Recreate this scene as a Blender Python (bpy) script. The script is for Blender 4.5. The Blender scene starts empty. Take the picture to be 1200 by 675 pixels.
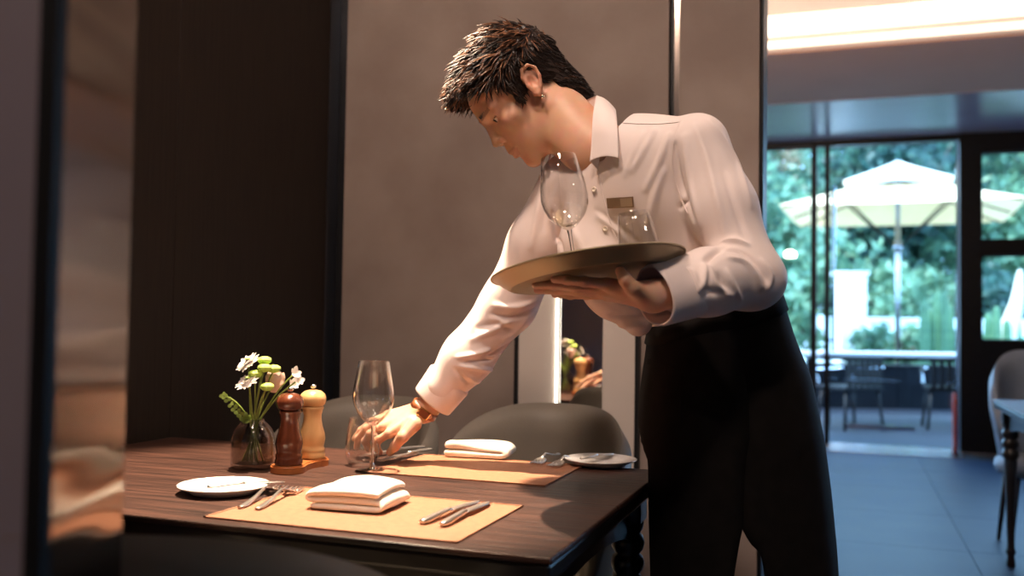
import bpy, bmesh, math, random
import numpy as np
from mathutils import Vector, Matrix
from mathutils.bvhtree import BVHTree
random.seed(7); RNG = np.random.default_rng(7)
scene = bpy.context.scene
COL = scene.collection
# ------------------------------------------------------------------ camera, world, sun, exposure
CAM = np.array([0.0, 0.0, 1.08]); FPX = 1100.0
_fh = np.array([-0.336, 0.9419, 0.0]); _rh = np.array([0.9419, 0.336, 0.0]); _z = np.array([0, 0, 1.0])
_p = math.radians(2.0)
CF = _fh*math.cos(_p) + _z*math.sin(_p)
_u0 = _z*math.cos(_p) - _fh*math.sin(_p)
CU = _u0 - 0.015*_rh; CU /= np.linalg.norm(CU)
CR = np.cross(CF, CU)
cam_data = bpy.data.cameras.new('camera'); cam = bpy.data.objects.new('camera', cam_data); COL.objects.link(cam)
cam_data.sensor_width = 36; cam_data.lens = FPX/1200*36
cam_data.clip_start = 0.05; cam_data.clip_end = 200
cam.matrix_world = Matrix(((CR[0], CU[0], -CF[0], CAM[0]), (CR[1], CU[1], -CF[1], CAM[1]), (CR[2], CU[2], -CF[2], CAM[2]), (0, 0, 0, 1)))
cam_data.dof.use_dof = True; cam_data.dof.focus_distance = 1.93; cam_data.dof.aperture_fstop = 2.4
scene.camera = cam
scene.view_settings.view_transform = 'Standard'; scene.view_settings.look = 'None'
scene.view_settings.gamma = 1; scene.view_settings.use_curve_mapping = False
scene.view_settings.exposure = 0.0
world = bpy.data.worlds.new('sky'); scene.world = world; world.use_nodes = True
_bg = world.node_tree.nodes['Background']; _bg.inputs[0].default_value = (0.34, 0.61, 1.0, 1); _bg.inputs[1].default_value = 11.0
def light(name, typ, loc, energy, color, target=None, size=.1, **kw):
    l = bpy.data.lights.new(name, typ); o = bpy.data.objects.new(name, l); COL.objects.link(o)
    o.location = loc; l.energy = energy; l.color = color
    if typ == 'SPOT': l.shadow_soft_size = size; l.spot_size = kw.get('cone', 1.2); l.spot_blend = kw.get('blend', .5)
    elif typ == 'AREA': l.size = size; l.spread = kw.get('spread', math.pi)
    elif typ == 'SUN': l.angle = size
    if target is not None:
        d = Vector(target) - Vector(loc); o.rotation_euler = d.to_track_quat('-Z', 'Y').to_euler()
    return o
sun = light('sun', 'SUN', (-6, 14, 12), 9.0, (1.0, .93, .82), target=(0.5, 17, 0), size=.05)

# ------------------------------------------------------------------ pixels to points
def ray(px, py):
    d = CF + (px-600)/FPX*CR - (py-337.5)/FPX*CU
    return d
def P(px, py, z): return CAM + z*ray(px, py)
def T(px, py, h=.75):
    d = ray(px, py); return CAM + d*((h-CAM[2])/d[2])
def onv(px, py, v):
    d = ray(px, py); return CAM + d*(v/d[1])

# ------------------------------------------------------------------ helpers
def tag(o, label=None, cat=None, group=None, kind=None):
    if label: o['label'] = label
    if cat: o['category'] = cat
    if group: o['group'] = group
    if kind: o['kind'] = kind
    return o
def empty(name, loc=(0, 0, 0), rz=0, parent=None):
    o = bpy.data.objects.new(name, None); COL.objects.link(o); o.empty_display_size = .05
    o.location = loc; o.rotation_euler = (0, 0, rz)
    if parent: o.parent = parent
    return o
def mobj(name, me, mat, parent=None, loc=None):
    o = bpy.data.objects.new(name, me); COL.objects.link(o)
    if mat is not None: me.materials.clear(); me.materials.append(mat)
    if parent: o.parent = parent
    if loc is not None: o.location = loc
    return o
def pyd(name, verts, faces, mat, parent=None, smooth=True, loc=None):
    me = bpy.data.meshes.new(name); me.from_pydata([tuple(map(float, v)) for v in verts], [], [tuple(map(int, f)) for f in faces])
    if smooth: me.polygons.foreach_set('use_smooth', [True]*len(me.polygons))
    me.update()
    return mobj(name, me, mat, parent, loc)
def bmo(name, bm, mat, parent=None, smooth=False, loc=None, auto=None):
    me = bpy.data.meshes.new(name); bmesh.ops.recalc_face_normals(bm, faces=bm.faces); bm.to_mesh(me); bm.free()
    if smooth: me.polygons.foreach_set('use_smooth', [True]*len(me.polygons))
    if auto: 
        me.polygons.foreach_set('use_smooth', [True]*len(me.polygons)); me.set_sharp_from_angle(angle=auto)
    return mobj(name, me, mat, parent, loc)
def abox(bm, lo, hi, bevel=0, M=None):
    r = bmesh.ops.create_cube(bm, size=1)
    c = [(a+b)/2 for a, b in zip(lo, hi)]; s = [b-a for a, b in zip(lo, hi)]
    for v in r['verts']: v.co = Vector((v.co.x*s[0]+c[0], v.co.y*s[1]+c[1], v.co.z*s[2]+c[2]))
    if bevel:
        es = list({e for v in r['verts'] for e in v.link_edges})
        rr = bmesh.ops.bevel(bm, geom=es, offset=bevel, segments=2, affect='EDGES', profile=.5)
        vs = list({v for f in rr['faces'] for v in f.verts}|{v for v in r['verts'] if v.is_valid})
    else: vs = r['verts']
    if M is not None:
        allv = set(vs)
        for v in allv: v.co = M @ v.co
    return bm
def box(name, lo, hi, mat, parent=None, bevel=0, M=None):
    bm = bmesh.new(); abox(bm, lo, hi, bevel, M); return bmo(name, bm, mat, parent)
def lathe_data(prof, seg=32):
    vs, fs = [], []
    n = len(prof)
    for i in range(seg):
        a = 2*math.pi*i/seg
        for r, z in prof: vs.append((max(r, 1e-5)*math.cos(a), max(r, 1e-5)*math.sin(a), z))
    for i in range(seg):
        j = (i+1) % seg
        for k in range(n-1): fs.append((i*n+k, j*n+k, j*n+k+1, i*n+k+1))
    return vs, fs
def lathe(name, prof, mat, parent=None, seg=32, loc=None, sharp=None):
    vs, fs = lathe_data(prof, seg)
    o = pyd(name, vs, fs, mat, parent, True, loc)
    bm = bmesh.new(); bm.from_mesh(o.data); bmesh.ops.remove_doubles(bm, verts=bm.verts, dist=2e-5); bmesh.ops.recalc_face_normals(bm, faces=bm.faces); bm.to_mesh(o.data); bm.free()
    o.data.polygons.foreach_set('use_smooth', [True]*len(o.data.polygons))
    if sharp: o.data.set_sharp_from_angle(angle=sharp)
    return o
def smooth_path(pts, n):
    pts = np.array(pts, float); m = len(pts); out = []
    ts = np.linspace(0, m-1-1e-6, n)
    for t in ts:
        i = int(t); f = t-i
        p0 = pts[max(i-1, 0)]; p1 = pts[i]; p2 = pts[min(i+1, m-1)]; p3 = pts[min(i+2, m-1)]
        out.append(.5*((2*p1)+(-p0+p2)*f+(2*p0-5*p1+4*p2-p3)*f*f+(-p0+3*p1-3*p2+p3)*f**3))
    return np.array(out)
def tube_data(path, rad, seg=8, cap=True):
    path = np.array(path, float); n = len(path)
    rad = np.broadcast_to(np.array(rad, float), (n,)) if np.ndim(rad) <= 1 else rad
    tang = np.gradient(path, axis=0); tang /= np.linalg.norm(tang, axis=1)[:, None]+1e-12
    up = np.array([0, 0, 1.0]) if abs(tang[0][2]) < .9 else np.array([1.0, 0, 0])
    vs, fs = [], []
    a0 = np.cross(tang[0], up); a0 /= np.linalg.norm(a0)
    for i in range(n):
        a0 = a0 - tang[i]*np.dot(a0, tang[i]); a0 /= np.linalg.norm(a0)+1e-12
        b0 = np.cross(tang[i], a0)
        for s in range(seg):
            an = 2*math.pi*s/seg
            vs.append(path[i]+rad[i]*(math.cos(an)*a0+math.sin(an)*b0))
    for i in range(n-1):
        for s in range(seg):
            t = (s+1) % seg
            fs.append((i*seg+s, i*seg+t, (i+1)*seg+t, (i+1)*seg+s))
    if cap:
        fs.append(tuple(range(seg-1, -1, -1))); fs.append(tuple((n-1)*seg+s for s in range(seg)))
    return vs, fs
def tube(name, path, rad, mat, parent=None, seg=8, loc=None):
    vs, fs = tube_data(path, rad, seg); return pyd(name, vs, fs, mat, parent, True, loc)
class MB:
    def __init__(s): s.v = []; s.f = []
    def add(s, vs, fs):
        o = len(s.v); s.v += [tuple(map(float, v)) for v in vs]; s.f += [tuple(i+o for i in f) for f in fs]; return s
    def build(s, name, mat, parent=None, smooth=True, loc=None): return pyd(name, s.v, s.f, mat, parent, smooth, loc)
def copy_tree(o, parent=None):
    c = o.copy(); COL.objects.link(c)
    if parent is not None: c.parent = parent
    for ch in list(o.children): copy_tree(ch, c)
    return c

# ------------------------------------------------------------------ materials
def nodes_of(m):
    m.use_nodes = True; nt = m.node_tree; return nt, nt.nodes['Principled BSDF']
def pm(name, c1, rough=.5, metal=0, c2=None, scale=8, stretch=(1, 1, 1), detail=4, spec=.5, bump=0, bscale=None, bstretch=None, coat=0, sheen=0, sub=0, subr=(1, .3, .15), rough2=None, lo=.35, hi=.65):
    m = bpy.data.materials.new(name); nt, b = nodes_of(m); L = nt.links.new
    b.inputs['Base Color'].default_value = (*c1, 1); b.inputs['Roughness'].default_value = rough; b.inputs['Metallic'].default_value = metal
    b.inputs['Specular IOR Level'].default_value = spec
    if coat: b.inputs['Coat Weight'].default_value = coat; b.inputs['Coat Roughness'].default_value = .15
    if sheen: b.inputs['Sheen Weight'].default_value = sheen
    if sub: b.inputs['Subsurface Weight'].default_value = sub; b.inputs['Subsurface Radius'].default_value = subr; b.inputs['Subsurface Scale'].default_value = .012
    if c2 is not None or bump:
        tc = nt.nodes.new('ShaderNodeTexCoord'); mp = nt.nodes.new('ShaderNodeMapping'); mp.inputs['Scale'].default_value = stretch
        L(tc.outputs['Object'], mp.inputs[0])
        nz = nt.nodes.new('ShaderNodeTexNoise'); nz.inputs['Scale'].default_value = scale; nz.inputs['Detail'].default_value = detail
        L(mp.outputs[0], nz.inputs['Vector'])
        if c2 is not None:
            cr = nt.nodes.new('ShaderNodeValToRGB'); cr.color_ramp.elements[0].color = (*c1, 1); cr.color_ramp.elements[1].color = (*c2, 1)
            cr.color_ramp.elements[0].position = lo; cr.color_ramp.elements[1].position = hi
            L(nz.outputs['Fac'], cr.inputs[0]); L(cr.outputs[0], b.inputs['Base Color'])
        if rough2 is not None:
            mr = nt.nodes.new('ShaderNodeMapRange'); mr.inputs[3].default_value = rough; mr.inputs[4].default_value = rough2
            L(nz.outputs['Fac'], mr.inputs[0]); L(mr.outputs[0], b.inputs['Roughness'])
        if bump:
            n2 = nz
            if bscale:
                n2 = nt.nodes.new('ShaderNodeTexNoise'); n2.inputs['Scale'].default_value = bscale; n2.inputs['Detail'].default_value = 3
                m2 = nt.nodes.new('ShaderNodeMapping'); m2.inputs['Scale'].default_value = bstretch or stretch
                L(tc.outputs['Object'], m2.inputs[0]); L(m2.outputs[0], n2.inputs['Vector'])
            bp = nt.nodes.new('ShaderNodeBump'); bp.inputs['Strength'].default_value = bump; bp.inputs['Distance'].default_value = .005
            L(n2.outputs['Fac'], bp.inputs['Height']); L(bp.outputs[0], b.inputs['Normal'])
    return m
def emis(name, col, st):
    m = bpy.data.materials.new(name); nt, b = nodes_of(m)
    b.inputs['Base Color'].default_value = (*col, 1); b.inputs['Emission Color'].default_value = (*col, 1); b.inputs['Emission Strength'].default_value = st
    return m
def thin_glass(name, tint=(1, 1, 1), ior=1.5, rough=0.0, boost=1.0, power=2.7):
    m = bpy.data.materials.new(name); m.use_nodes = True; nt = m.node_tree; nt.nodes.clear(); L = nt.links.new
    out = nt.nodes.new('ShaderNodeOutputMaterial'); mix = nt.nodes.new('ShaderNodeMixShader')
    tr = nt.nodes.new('ShaderNodeBsdfTransparent'); tr.inputs[0].default_value = (*tint, 1)
    gl = nt.nodes.new('ShaderNodeBsdfGlossy'); gl.inputs['Roughness'].default_value = rough; gl.inputs[0].default_value = (1, 1, 1, 1)
    fr = nt.nodes.new('ShaderNodeLayerWeight'); fr.inputs[0].default_value = .5
    pw = nt.nodes.new('ShaderNodeMath'); pw.operation = 'POWER'; pw.inputs[1].default_value = power
    mu = nt.nodes.new('ShaderNodeMath'); mu.operation = 'MULTIPLY_ADD'; mu.use_clamp = True
    r0 = ((ior-1)/(ior+1))**2*boost; mu.inputs[1].default_value = 1-r0; mu.inputs[2].default_value = r0
    L(fr.outputs['Facing'], pw.inputs[0]); L(pw.outputs[0], mu.inputs[0])
    L(mu.outputs[0], mix.inputs[0]); L(tr.outputs[0], mix.inputs[1]); L(gl.outputs[0], mix.inputs[2]); L(mix.outputs[0], out.inputs[0])
    return m
def leaf_mat(name, c1, c2, trans=.4):
    m = bpy.data.materials.new(name); m.use_nodes = True; nt = m.node_tree; nt.nodes.clear(); L = nt.links.new
    out = nt.nodes.new('ShaderNodeOutputMaterial'); mix = nt.nodes.new('ShaderNodeMixShader'); mix.inputs[0].default_value = trans
    d = nt.nodes.new('ShaderNodeBsdfPrincipled'); d.inputs['Roughness'].default_value = .45
    t = nt.nodes.new('ShaderNodeBsdfTranslucent')
    tc = nt.nodes.new('ShaderNodeTexCoord'); nz = nt.nodes.new('ShaderNodeTexNoise'); nz.inputs['Scale'].default_value = 3
    cr = nt.nodes.new('ShaderNodeValToRGB'); cr.color_ramp.elements[0].color = (*c1, 1); cr.color_ramp.elements[1].color = (*c2, 1)
    cr.color_ramp.elements[0].position = .38; cr.color_ramp.elements[1].position = .62
    L(tc.outputs['Object'], nz.inputs['Vector']); L(nz.outputs['Fac'], cr.inputs[0]); L(cr.outputs[0], d.inputs['Base Color']); L(cr.outputs[0], t.inputs[0])
    L(d.outputs[0], mix.inputs[1]); L(t.outputs[0], mix.inputs[2]); L(mix.outputs[0], out.inputs[0])
    return m
M = {}
M['plaster'] = pm('plaster', (.245, .185, .155), .75, c2=(.31, .245, .21), scale=3.5, detail=8, bump=.12, bscale=60)
M['plaster_far'] = pm('plaster_far', (.30, .26, .24), .8, c2=(.34, .30, .28), scale=3)
M['purple'] = pm('purple', (.20, .165, .19), .7, c2=(.22, .185, .205), scale=4)
M['wood_wall'] = pm('wood_wall', (.013, .008, .006), .6, c2=(.020, .013, .009), scale=9, stretch=(12, 12, .5), detail=6, spec=.3)
M['black'] = pm('black', (.008, .008, .009), .5, spec=.3)
M['black_metal'] = pm('black_metal', (.0035, .0035, .0045), .45, c2=(.006, .006, .007), scale=20, spec=.18)
M['trim_reflect'] = pm('trim_reflect', (.30, .34, .42), .32, metal=1, c2=(.34, .38, .46), scale=3)  # steel trim, bluish window reflection put into its colour
M['steel_trim'] = pm('steel_trim', (.45, .45, .48), .25, metal=1, c2=(.5, .5, .52), scale=3)
M['bronze_trim'] = pm('bronze_trim', (.55, .46, .40), .18, metal=1, c2=(.6, .5, .44), scale=3)
M['ceiling'] = pm('ceiling', (.62, .37, .28), .7, spec=.12, c2=(.66, .40, .30), scale=2)  # warm light on the far ceiling is partly put into this colour
M['soffit'] = pm('soffit', (.36, .31, .40), .25, c2=(.40, .35, .44), scale=2)
M['white_paint'] = pm('white_paint', (.72, .68, .63), .6, c2=(.76, .72, .67), scale=3)
M['cream'] = pm('cream', (.60, .53, .47), .5, c2=(.64, .57, .51), scale=5)
M['floor_tile'] = pm('floor_tile', (.008, .018, .042), .34, spec=.16, c2=(.015, .029, .060), scale=2.2, detail=7, rough2=.5, bump=.05, bscale=40)
M['joint'] = pm('joint', (.02, .022, .026), .8, c2=(.03, .03, .034), scale=30)
M['patio'] = pm('patio', (.0065, .010, .018), .6, spec=.25, c2=(.011, .016, .027), scale=6)
M['mirror'] = pm('mirror', (.82, .82, .80), .01, metal=1)
M['pane'] = thin_glass('pane', (.92, .97, .98), 1.5, 0, .5, 5)
M['led'] = emis('led', (1.0, .93, .78), 9)
M['cove'] = emis('cove', (1.0, .80, .66), 1.7)
M['lamp_glow'] = emis('lamp_glow', (1.0, .80, .58), 6)
M['table_wood'] = pm('table_wood', (.008, .0035, .0026), .38, spec=.36, c2=(.092, .038, .025), scale=5, stretch=(1.0, 22, 1), detail=10, bump=.5, rough2=.5, lo=.3, hi=.75)
M['table_black'] = pm('table_black', (.010, .008, .008), .28, c2=(.016, .012, .011), scale=10)
M['chair'] = pm('chair', (.19, .165, .135), .5, c2=(.21, .185, .15), scale=6, bump=.08, bscale=160)
M['chair_pale'] = pm('chair_pale', (.17, .21, .28), .5, c2=(.19, .235, .31), scale=6)
M['china'] = pm('china', (.86, .85, .82), .15, c2=(.88, .87, .84), scale=4)
M['mat_orange'] = pm('mat_orange', (.30, .128, .066), .6, c2=(.36, .158, .082), scale=90, stretch=(1, 1, 1), bump=.15, bscale=420)
M['napkin'] = pm('napkin', (.86, .82, .73), .8, c2=(.90, .86, .77), scale=10, bump=.15, bscale=300, sheen=.2)
M['steel'] = pm('steel', (.80, .76, .72), .30, metal=1, c2=(.76, .73, .70), scale=6)
M['chrome'] = pm('chrome', (.8, .82, .85), .12, metal=1)
M['glass_solid'] = pm('glass_solid', (1, 1, 1), .0); M['glass_solid'].node_tree.nodes['Principled BSDF'].inputs['Transmission Weight'].default_value = 1
M['glass'] = thin_glass('glass', (.985, .985, .98), 1.5, .0, 1.6)
M['smoke_glass'] = thin_glass('smoke_glass', (.78, .75, .73), 1.5, .0, 1.3)
M['water'] = thin_glass('water', (.93, .93, .90), 1.2)
M['mill_dark'] = pm('mill_dark', (.075, .018, .008), .22, c2=(.15, .042, .018), scale=9, stretch=(6, 6, .8), detail=6, coat=.4)
M['mill_light'] = pm('mill_light', (.60, .34, .135), .28, c2=(.70, .43, .19), scale=9, stretch=(6, 6, .8), detail=6, coat=.3)
M['mill_base'] = pm('mill_base', (.34, .10, .025), .3, c2=(.45, .15, .04), scale=12, stretch=(1, 5, 5), coat=.3)
M['stem'] = pm('stem', (.16, .22, .04), .5, c2=(.26, .32, .07), scale=20)
M['leaf'] = leaf_mat('leaf', (.22, .34, .06), (.40, .50, .15), .3)
M['petal_white'] = leaf_mat('petal_white', (.88, .82, .80), (.93, .90, .87), .35)
M['petal_pink'] = leaf_mat('petal_pink', (.84, .62, .54), (.90, .74, .66), .35)
M['pompon'] = pm('pompon', (.42, .62, .08), .6, c2=(.60, .78, .18), scale=80, bump=.6, bscale=200)
M['bronze_tray'] = pm('bronze_tray', (.30, .235, .135), .38, metal=.55, c2=(.35, .275, .165), scale=4, rough2=.42)
M['skin'] = None
M['shirt'] = pm('shirt', (.78, .67, .635), .62, c2=(.81, .70, .665), scale=4, bump=.05, bscale=900, sheen=.15)
M['apron'] = pm('apron', (.0045, .0035, .003), .8, c2=(.007, .0055, .005), scale=40, spec=.12)
M['trouser'] = pm('trouser', (.007, .007, .008), .8, c2=(.010, .010, .011), scale=30, spec=.2)
M['leather_black'] = pm('leather_black', (.01, .01, .01), .3, c2=(.014, .014, .014), scale=30)
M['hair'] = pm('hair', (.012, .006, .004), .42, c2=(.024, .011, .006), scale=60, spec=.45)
M['hair_lit'] = pm('hair_lit', (.12, .05, .024), .42, c2=(.20, .09, .046), scale=60, spec=.3)  # lighter copy of the hair: highlights from above put into the colour
M['strap'] = pm('strap', (.22, .065, .02), .4, c2=(.28, .09, .03), scale=60, bump=.1, bscale=200)
M['gold'] = pm('gold', (.75, .50, .20), .2, metal=1)
M['dial'] = pm('dial', (.16, .05, .02), .15)
M['button'] = pm('button', (.80, .70, .58), .3)
M['badge'] = pm('badge', (.30, .20, .125), .3, metal=.5, c2=(.34, .23, .15), scale=20)
M['badge_light'] = pm('badge_light', (.48, .36, .25), .3, metal=.5)
M['canvas'] = leaf_mat('canvas', (.78, .56, .29), (.82, .60, .32), .16)
M['canvas_white'] = leaf_mat('canvas_white', (.72, .69, .60), (.75, .72, .63), .25)
M['white_wall'] = pm('white_wall', (.85, .86, .86), .7, c2=(.88, .89, .89), scale=2)
M['table_paint'] = pm('table_paint', (.42, .46, .50), .5, c2=(.46, .50, .54), scale=4)
M['red'] = pm('red', (.62, .09, .06), .4, c2=(.66, .11, .07), scale=8)
M['foliage1'] = leaf_mat('foliage1', (.04, .11, .075), (.13, .27, .17))
M['foliage2'] = leaf_mat('foliage2', (.09, .20, .12), (.24, .40, .24))
M['foliage3'] = leaf_mat('foliage3', (.02, .065, .06), (.07, .16, .12))
M['bark'] = pm('bark', (.06, .045, .035), .8, c2=(.10, .08, .06), scale=12)
M['cactus'] = pm('cactus', (.05, .15, .07), .5, c2=(.09, .22, .10), scale=12)
M['soil'] = pm('soil', (.10, .13, .08), .9, c2=(.14, .18, .10), scale=3)
M['planter'] = pm('planter', (.0025, .003, .005), .8, c2=(.004, .005, .007), scale=5, spec=.1)
# vertically brushed bronze: scratches run up, so highlights smear sideways
def brushed():
    m = bpy.data.materials.new('brushed_bronze'); nt, b = nodes_of(m); L = nt.links.new
    b.inputs['Base Color'].default_value = (.15, .118, .10, 1); b.inputs['Metallic'].default_value = 1; b.inputs['Roughness'].default_value = .17
    b.inputs['Anisotropic'].default_value = .97
    tg = nt.nodes.new('ShaderNodeCombineXYZ'); tg.inputs[0].default_value = -.46; tg.inputs[1].default_value = .888
    L(tg.outputs[0], b.inputs['Tangent'])
    tc = nt.nodes.new('ShaderNodeTexCoord'); mp = nt.nodes.new('ShaderNodeMapping'); mp.inputs['Scale'].default_value = (.4, .4, 3.2)
    nz = nt.nodes.new('ShaderNodeTexNoise'); nz.inputs['Scale'].default_value = 4; nz.inputs['Detail'].default_value = 1
    bp = nt.nodes.new('ShaderNodeBump'); bp.inputs['Strength'].default_value = .30; bp.inputs['Distance'].default_value = .02
    L(tc.outputs['Object'], mp.inputs[0]); L(mp.outputs[0], nz.inputs['Vector']); L(nz.outputs['Fac'], bp.inputs['Height']); L(bp.outputs[0], b.inputs['Normal'])
    return m
M['brushed'] = brushed()
def skin_mat():
    m = bpy.data.materials.new('skin'); nt, b = nodes_of(m); L = nt.links.new
    at = nt.nodes.new('ShaderNodeAttribute'); at.attribute_name = 'tone'
    tc = nt.nodes.new('ShaderNodeTexCoord'); nz = nt.nodes.new('ShaderNodeTexNoise'); nz.inputs['Scale'].default_value = 35; nz.inputs['Detail'].default_value = 4
    mx = nt.nodes.new('ShaderNodeMixRGB'); mx.blend_type = 'MULTIPLY'; mx.inputs[0].default_value = .25
    L(tc.outputs['Object'], nz.inputs['Vector']); L(at.outputs['Color'], mx.inputs[1]); L(nz.outputs['Color'], mx.inputs[2]); L(mx.outputs[0], b.inputs['Base Color'])
    b.inputs['Roughness'].default_value = .48; b.inputs['Specular IOR Level'].default_value = .4
    b.inputs['Subsurface Weight'].default_value = .25; b.inputs['Subsurface Radius'].default_value = (1, .35, .2); b.inputs['Subsurface Scale'].default_value = .008
    return m
M['skin'] = skin_mat()
# ------------------------------------------------------------------ the room
WL, VB, VD = -1.75, 3.0, 8.9      # left wall, back partition, door wall
ZC, ZU = 2.80, 3.12               # lower ceiling, raised ceiling
def S(o): o['kind'] = 'structure'; return o
fl = S(box('floor', (-3.2, -2.6, -.12), (5.2, 8.84, -.012), M['joint']))
ti = None; q = .9
for i in range(-3, 6):
    for j in range(-3, 10):
        x0, y0 = i*q-.34, j*q+.55
        lo = (max(x0, -3.18), max(y0, -2.58)); hi = (min(x0+q, 5.18), min(y0+q, 8.56))
        if hi[0]-lo[0] < .1 or hi[1]-lo[1] < .1: continue
        box('tile', (lo[0]+.0015, lo[1]+.0015, -.012), (hi[0]-.0015, hi[1]-.0015, 0), M['floor_tile'], fl)
# raised ceiling near, lower ceiling far
ce = S(box('ceiling', (-3.2, -2.6, ZU), (5.2, 6.0, ZU+.1), M['white_paint']))
cl = box('lower_ceiling', (-3.2, 5.98, ZC-.04), (5.2, 7.35, ZU+.1), M['ceiling'], ce)
box('window_soffit', (-3.2, 7.35, ZC-.045), (5.2, 9.1, ZU+.1), M['soffit'], ce)
fa = box('fascia', (-3.2, 5.955, ZC-.03), (5.2, 5.98, ZU), M['white_paint'], ce)
# lit cove lines on the fascia
for nm, z0, z1, lab in (('cove_light', 2.785, 2.822, 'lower thin bright strip light on the ceiling step'), ('cove_light', 2.86, 2.985, 'wide glowing strip light along top of the ceiling step')):
    r = empty(nm, (1, 5.94, z0)); tag(r, lab, 'light', 'ceiling strip lights')
    box('diffuser', (-4.1, -.012, 0), (4.1, .004, z1-z0), M['cove'], r)
    box('channel', (-4.12, .004, -.006), (4.12, .015, z1-z0+.006), M['white_paint'], r)
# back partition with plaster panels
wb = S(box('wall_back', (WL-.1, VB, 0), (-.252, VB+.12, ZU), M['black']))
x785 = onv(785, 100, VB)[0]; x797 = onv(797, 100, VB)[0]; x408 = onv(407, 200, VB)[0]
box('panel', (x408, VB-.022, .08), (x785, VB, ZU-.002), M['plaster'], wb, bevel=.003)
box('panel', (x797, VB-.022, .08), (-.256, VB, ZU-.002), M['plaster'], wb, bevel=.003)
box('metal_inlay', (x785+.016, VB-.012, .08), (x797, VB, ZU-.002), M['bronze_trim'], wb)
box('end_cap', (-.252, VB-.024, 0), (-.244, VB+.125, ZU), M['black_metal'], wb)
S(box('baseboard_back', (WL, VB-.03, 0), (-.244, VB, .08), M['black_metal']))
box('rear_panel', (WL-.1, VB+.12, .08), (-.252, VB+.14, ZU), M['plaster'], wb)
# left wall of dark veneer
wl = S(box('wall_left', (WL-.1, -2.6, 0), (WL-.018, VB, ZU), M['black']))
for k in range(7):
    y0 = VB-.075-(k+1)*.8; 
    box('panel', (WL-.018, max(y0+.0015, -2.6), .08), (WL, y0+.8-.0015, ZU-.002), M['wood_wall'], wl, bevel=.0015)
box('metal_trim', (WL-.018, VB-.072, 0), (WL-.002, VB-.004, ZU-.002), M['trim_reflect'], wl)
S(box('baseboard_left', (WL-.012, -2.6, 0), (WL+.008, VB-.05, .08), M['black_metal']))
# other walls
S(box('wall_front', (-1.85, -2.7, 0), (5.2, -2.6, ZU), M['plaster_far']))
S(box('wall_right', (5.2, -2.7, 0), (5.3, 9.1, ZU), M['plaster_far']))
S(box('wall_far_left', (-3.3, VB+.05, 0), (-3.2, 9.1, ZU), M['plaster_far']))
S(box('wall_link', (-3.2, VB+.02, 0), (WL-.1, VB+.12, ZU), M['plaster_far']))
# near partition at the left edge of the view, its end clad in brushed bronze
U0, V1, SL = -.56, .545, .215; tx, ty = -.46, .888
def prism(name, pts, z0, z1, mat, parent=None):
    n_ = len(pts); vs = [(a, b, z0) for a, b in pts]+[(a, b, z1) for a, b in pts]
    fs = [tuple(range(n_-1, -1, -1)), tuple(range(n_, 2*n_))]+[(i, (i+1) % n_, n_+(i+1) % n_, n_+i) for i in range(n_)]
    return pyd(name, vs, fs, mat, parent, False)
E0 = (U0, V1); E1 = (U0+tx*SL, V1+ty*SL); nx_, ny_ = ty, -tx
wp = S(prism('wall_partition', [(WL, V1), (U0-.006, V1), (E1[0]-.006, E1[1]-.006), (WL, E1[1]-.006)], 0, ZU, M['purple']))
prism('end_cladding', [(E0[0]-.005, E0[1]+.002), E0, E1, (E1[0]-.005, E1[1])], 0, ZU, M['brushed'], wp)
prism('edge_strip', [(U0-.014, V1-.005), (U0+.003, V1-.005), (U0+.003, V1+.004), (U0-.014, V1+.004)], 0, ZU, M['black'], wp)
# ---- door wall
def uv_at(px, v=VD): return onv(px, 300, v)[0]
wd = S(empty('wall_door', (0, VD, 0)))
def DW(name, x0, x1, z0, z1, mat, t0=0, t1=.08, parent=wd): return box(name, (x0, t0, z0), (x1, t1, z1), mat, parent)
ZH = 2.70
DW('head_beam', -3.2, .93, ZH, ZC-.05, M['black_metal'], -.02, .10)
DW('head_beam', .93, 5.2, 2.585, ZC-.05, M['black_metal'], -.02, .10)
xa, xb, xc, xd = -.275, -.165, .915, 1.085
DW('mullion', xa-.02, xa+.02, 0, ZH, M['black_metal'])
DW('mullion', -1.9, -1.86, 0, ZH, M['black_metal'])
DW('column', xc, xd, 0, ZC-.05, M['black_metal'], -.04, .12)
DW('sill_panel', xd, 5.2, 0, .93, M['black_metal'], -.01, .10)
DW('sill_rail', xd, 5.2, .93, .975, M['black_metal'], -.03, .12)
DW('transom', xd, 5.2, 1.70, 1.83, M['black_metal'], -.02, .09)
for xx in (2.6, 4.1): DW('mullion', xx, xx+.06, .975, 2.585, M['black_metal'], -.015, .09)
DW('bottom_rail', -3.2, xa, 0, .06, M['black_metal'])
n = 1
def window(x0, x1, z0, z1):
    global n
    w = S(empty('window_%d' % n, (0, VD, 0))); n += 1
    DW('pane', x0, x1, z0, z1, M['pane'], .036, .042, w)
    for a, b, c, d in ((x0, x0+.012, z0, z1), (x1-.012, x1, z0, z1), (x0, x1, z1-.012, z1), (x0, x1, z0, z0+.012)):
        DW('bead', a, b, c, d, M['black'], .028, .05, w)
window(-1.86, xa-.02, .06, ZH); window(-3.2, -1.9, .06, ZH)
for a, b in ((xd, 2.6), (2.66, 4.1), (4.16, 5.2)):
    window(a, b, 1.83, 2.585); window(a, b, .975, 1.70)
dr = S(empty('door_1', (0, VD-.06, 0)))
DW('stile', xb-.022, xb+.022, .02, ZH, M['black_metal'], .0, .05, dr)
DW('stile', xc-.03, xc-.012, .02, ZH, M['chrome'], .01, .04, dr)
DW('pane', xb+.022, xc-.03, .04, ZH-.01, M['pane'], .02, .028, dr)
DW('kick_rail', .0, .56, .175, .215, M['chrome'], .005, .045, dr)
h = tube('door_handle', [(xb+.055, -.06, .85), (xb+.055, -.06, 2.32)], .014, M['chrome'], dr, 10)
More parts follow.
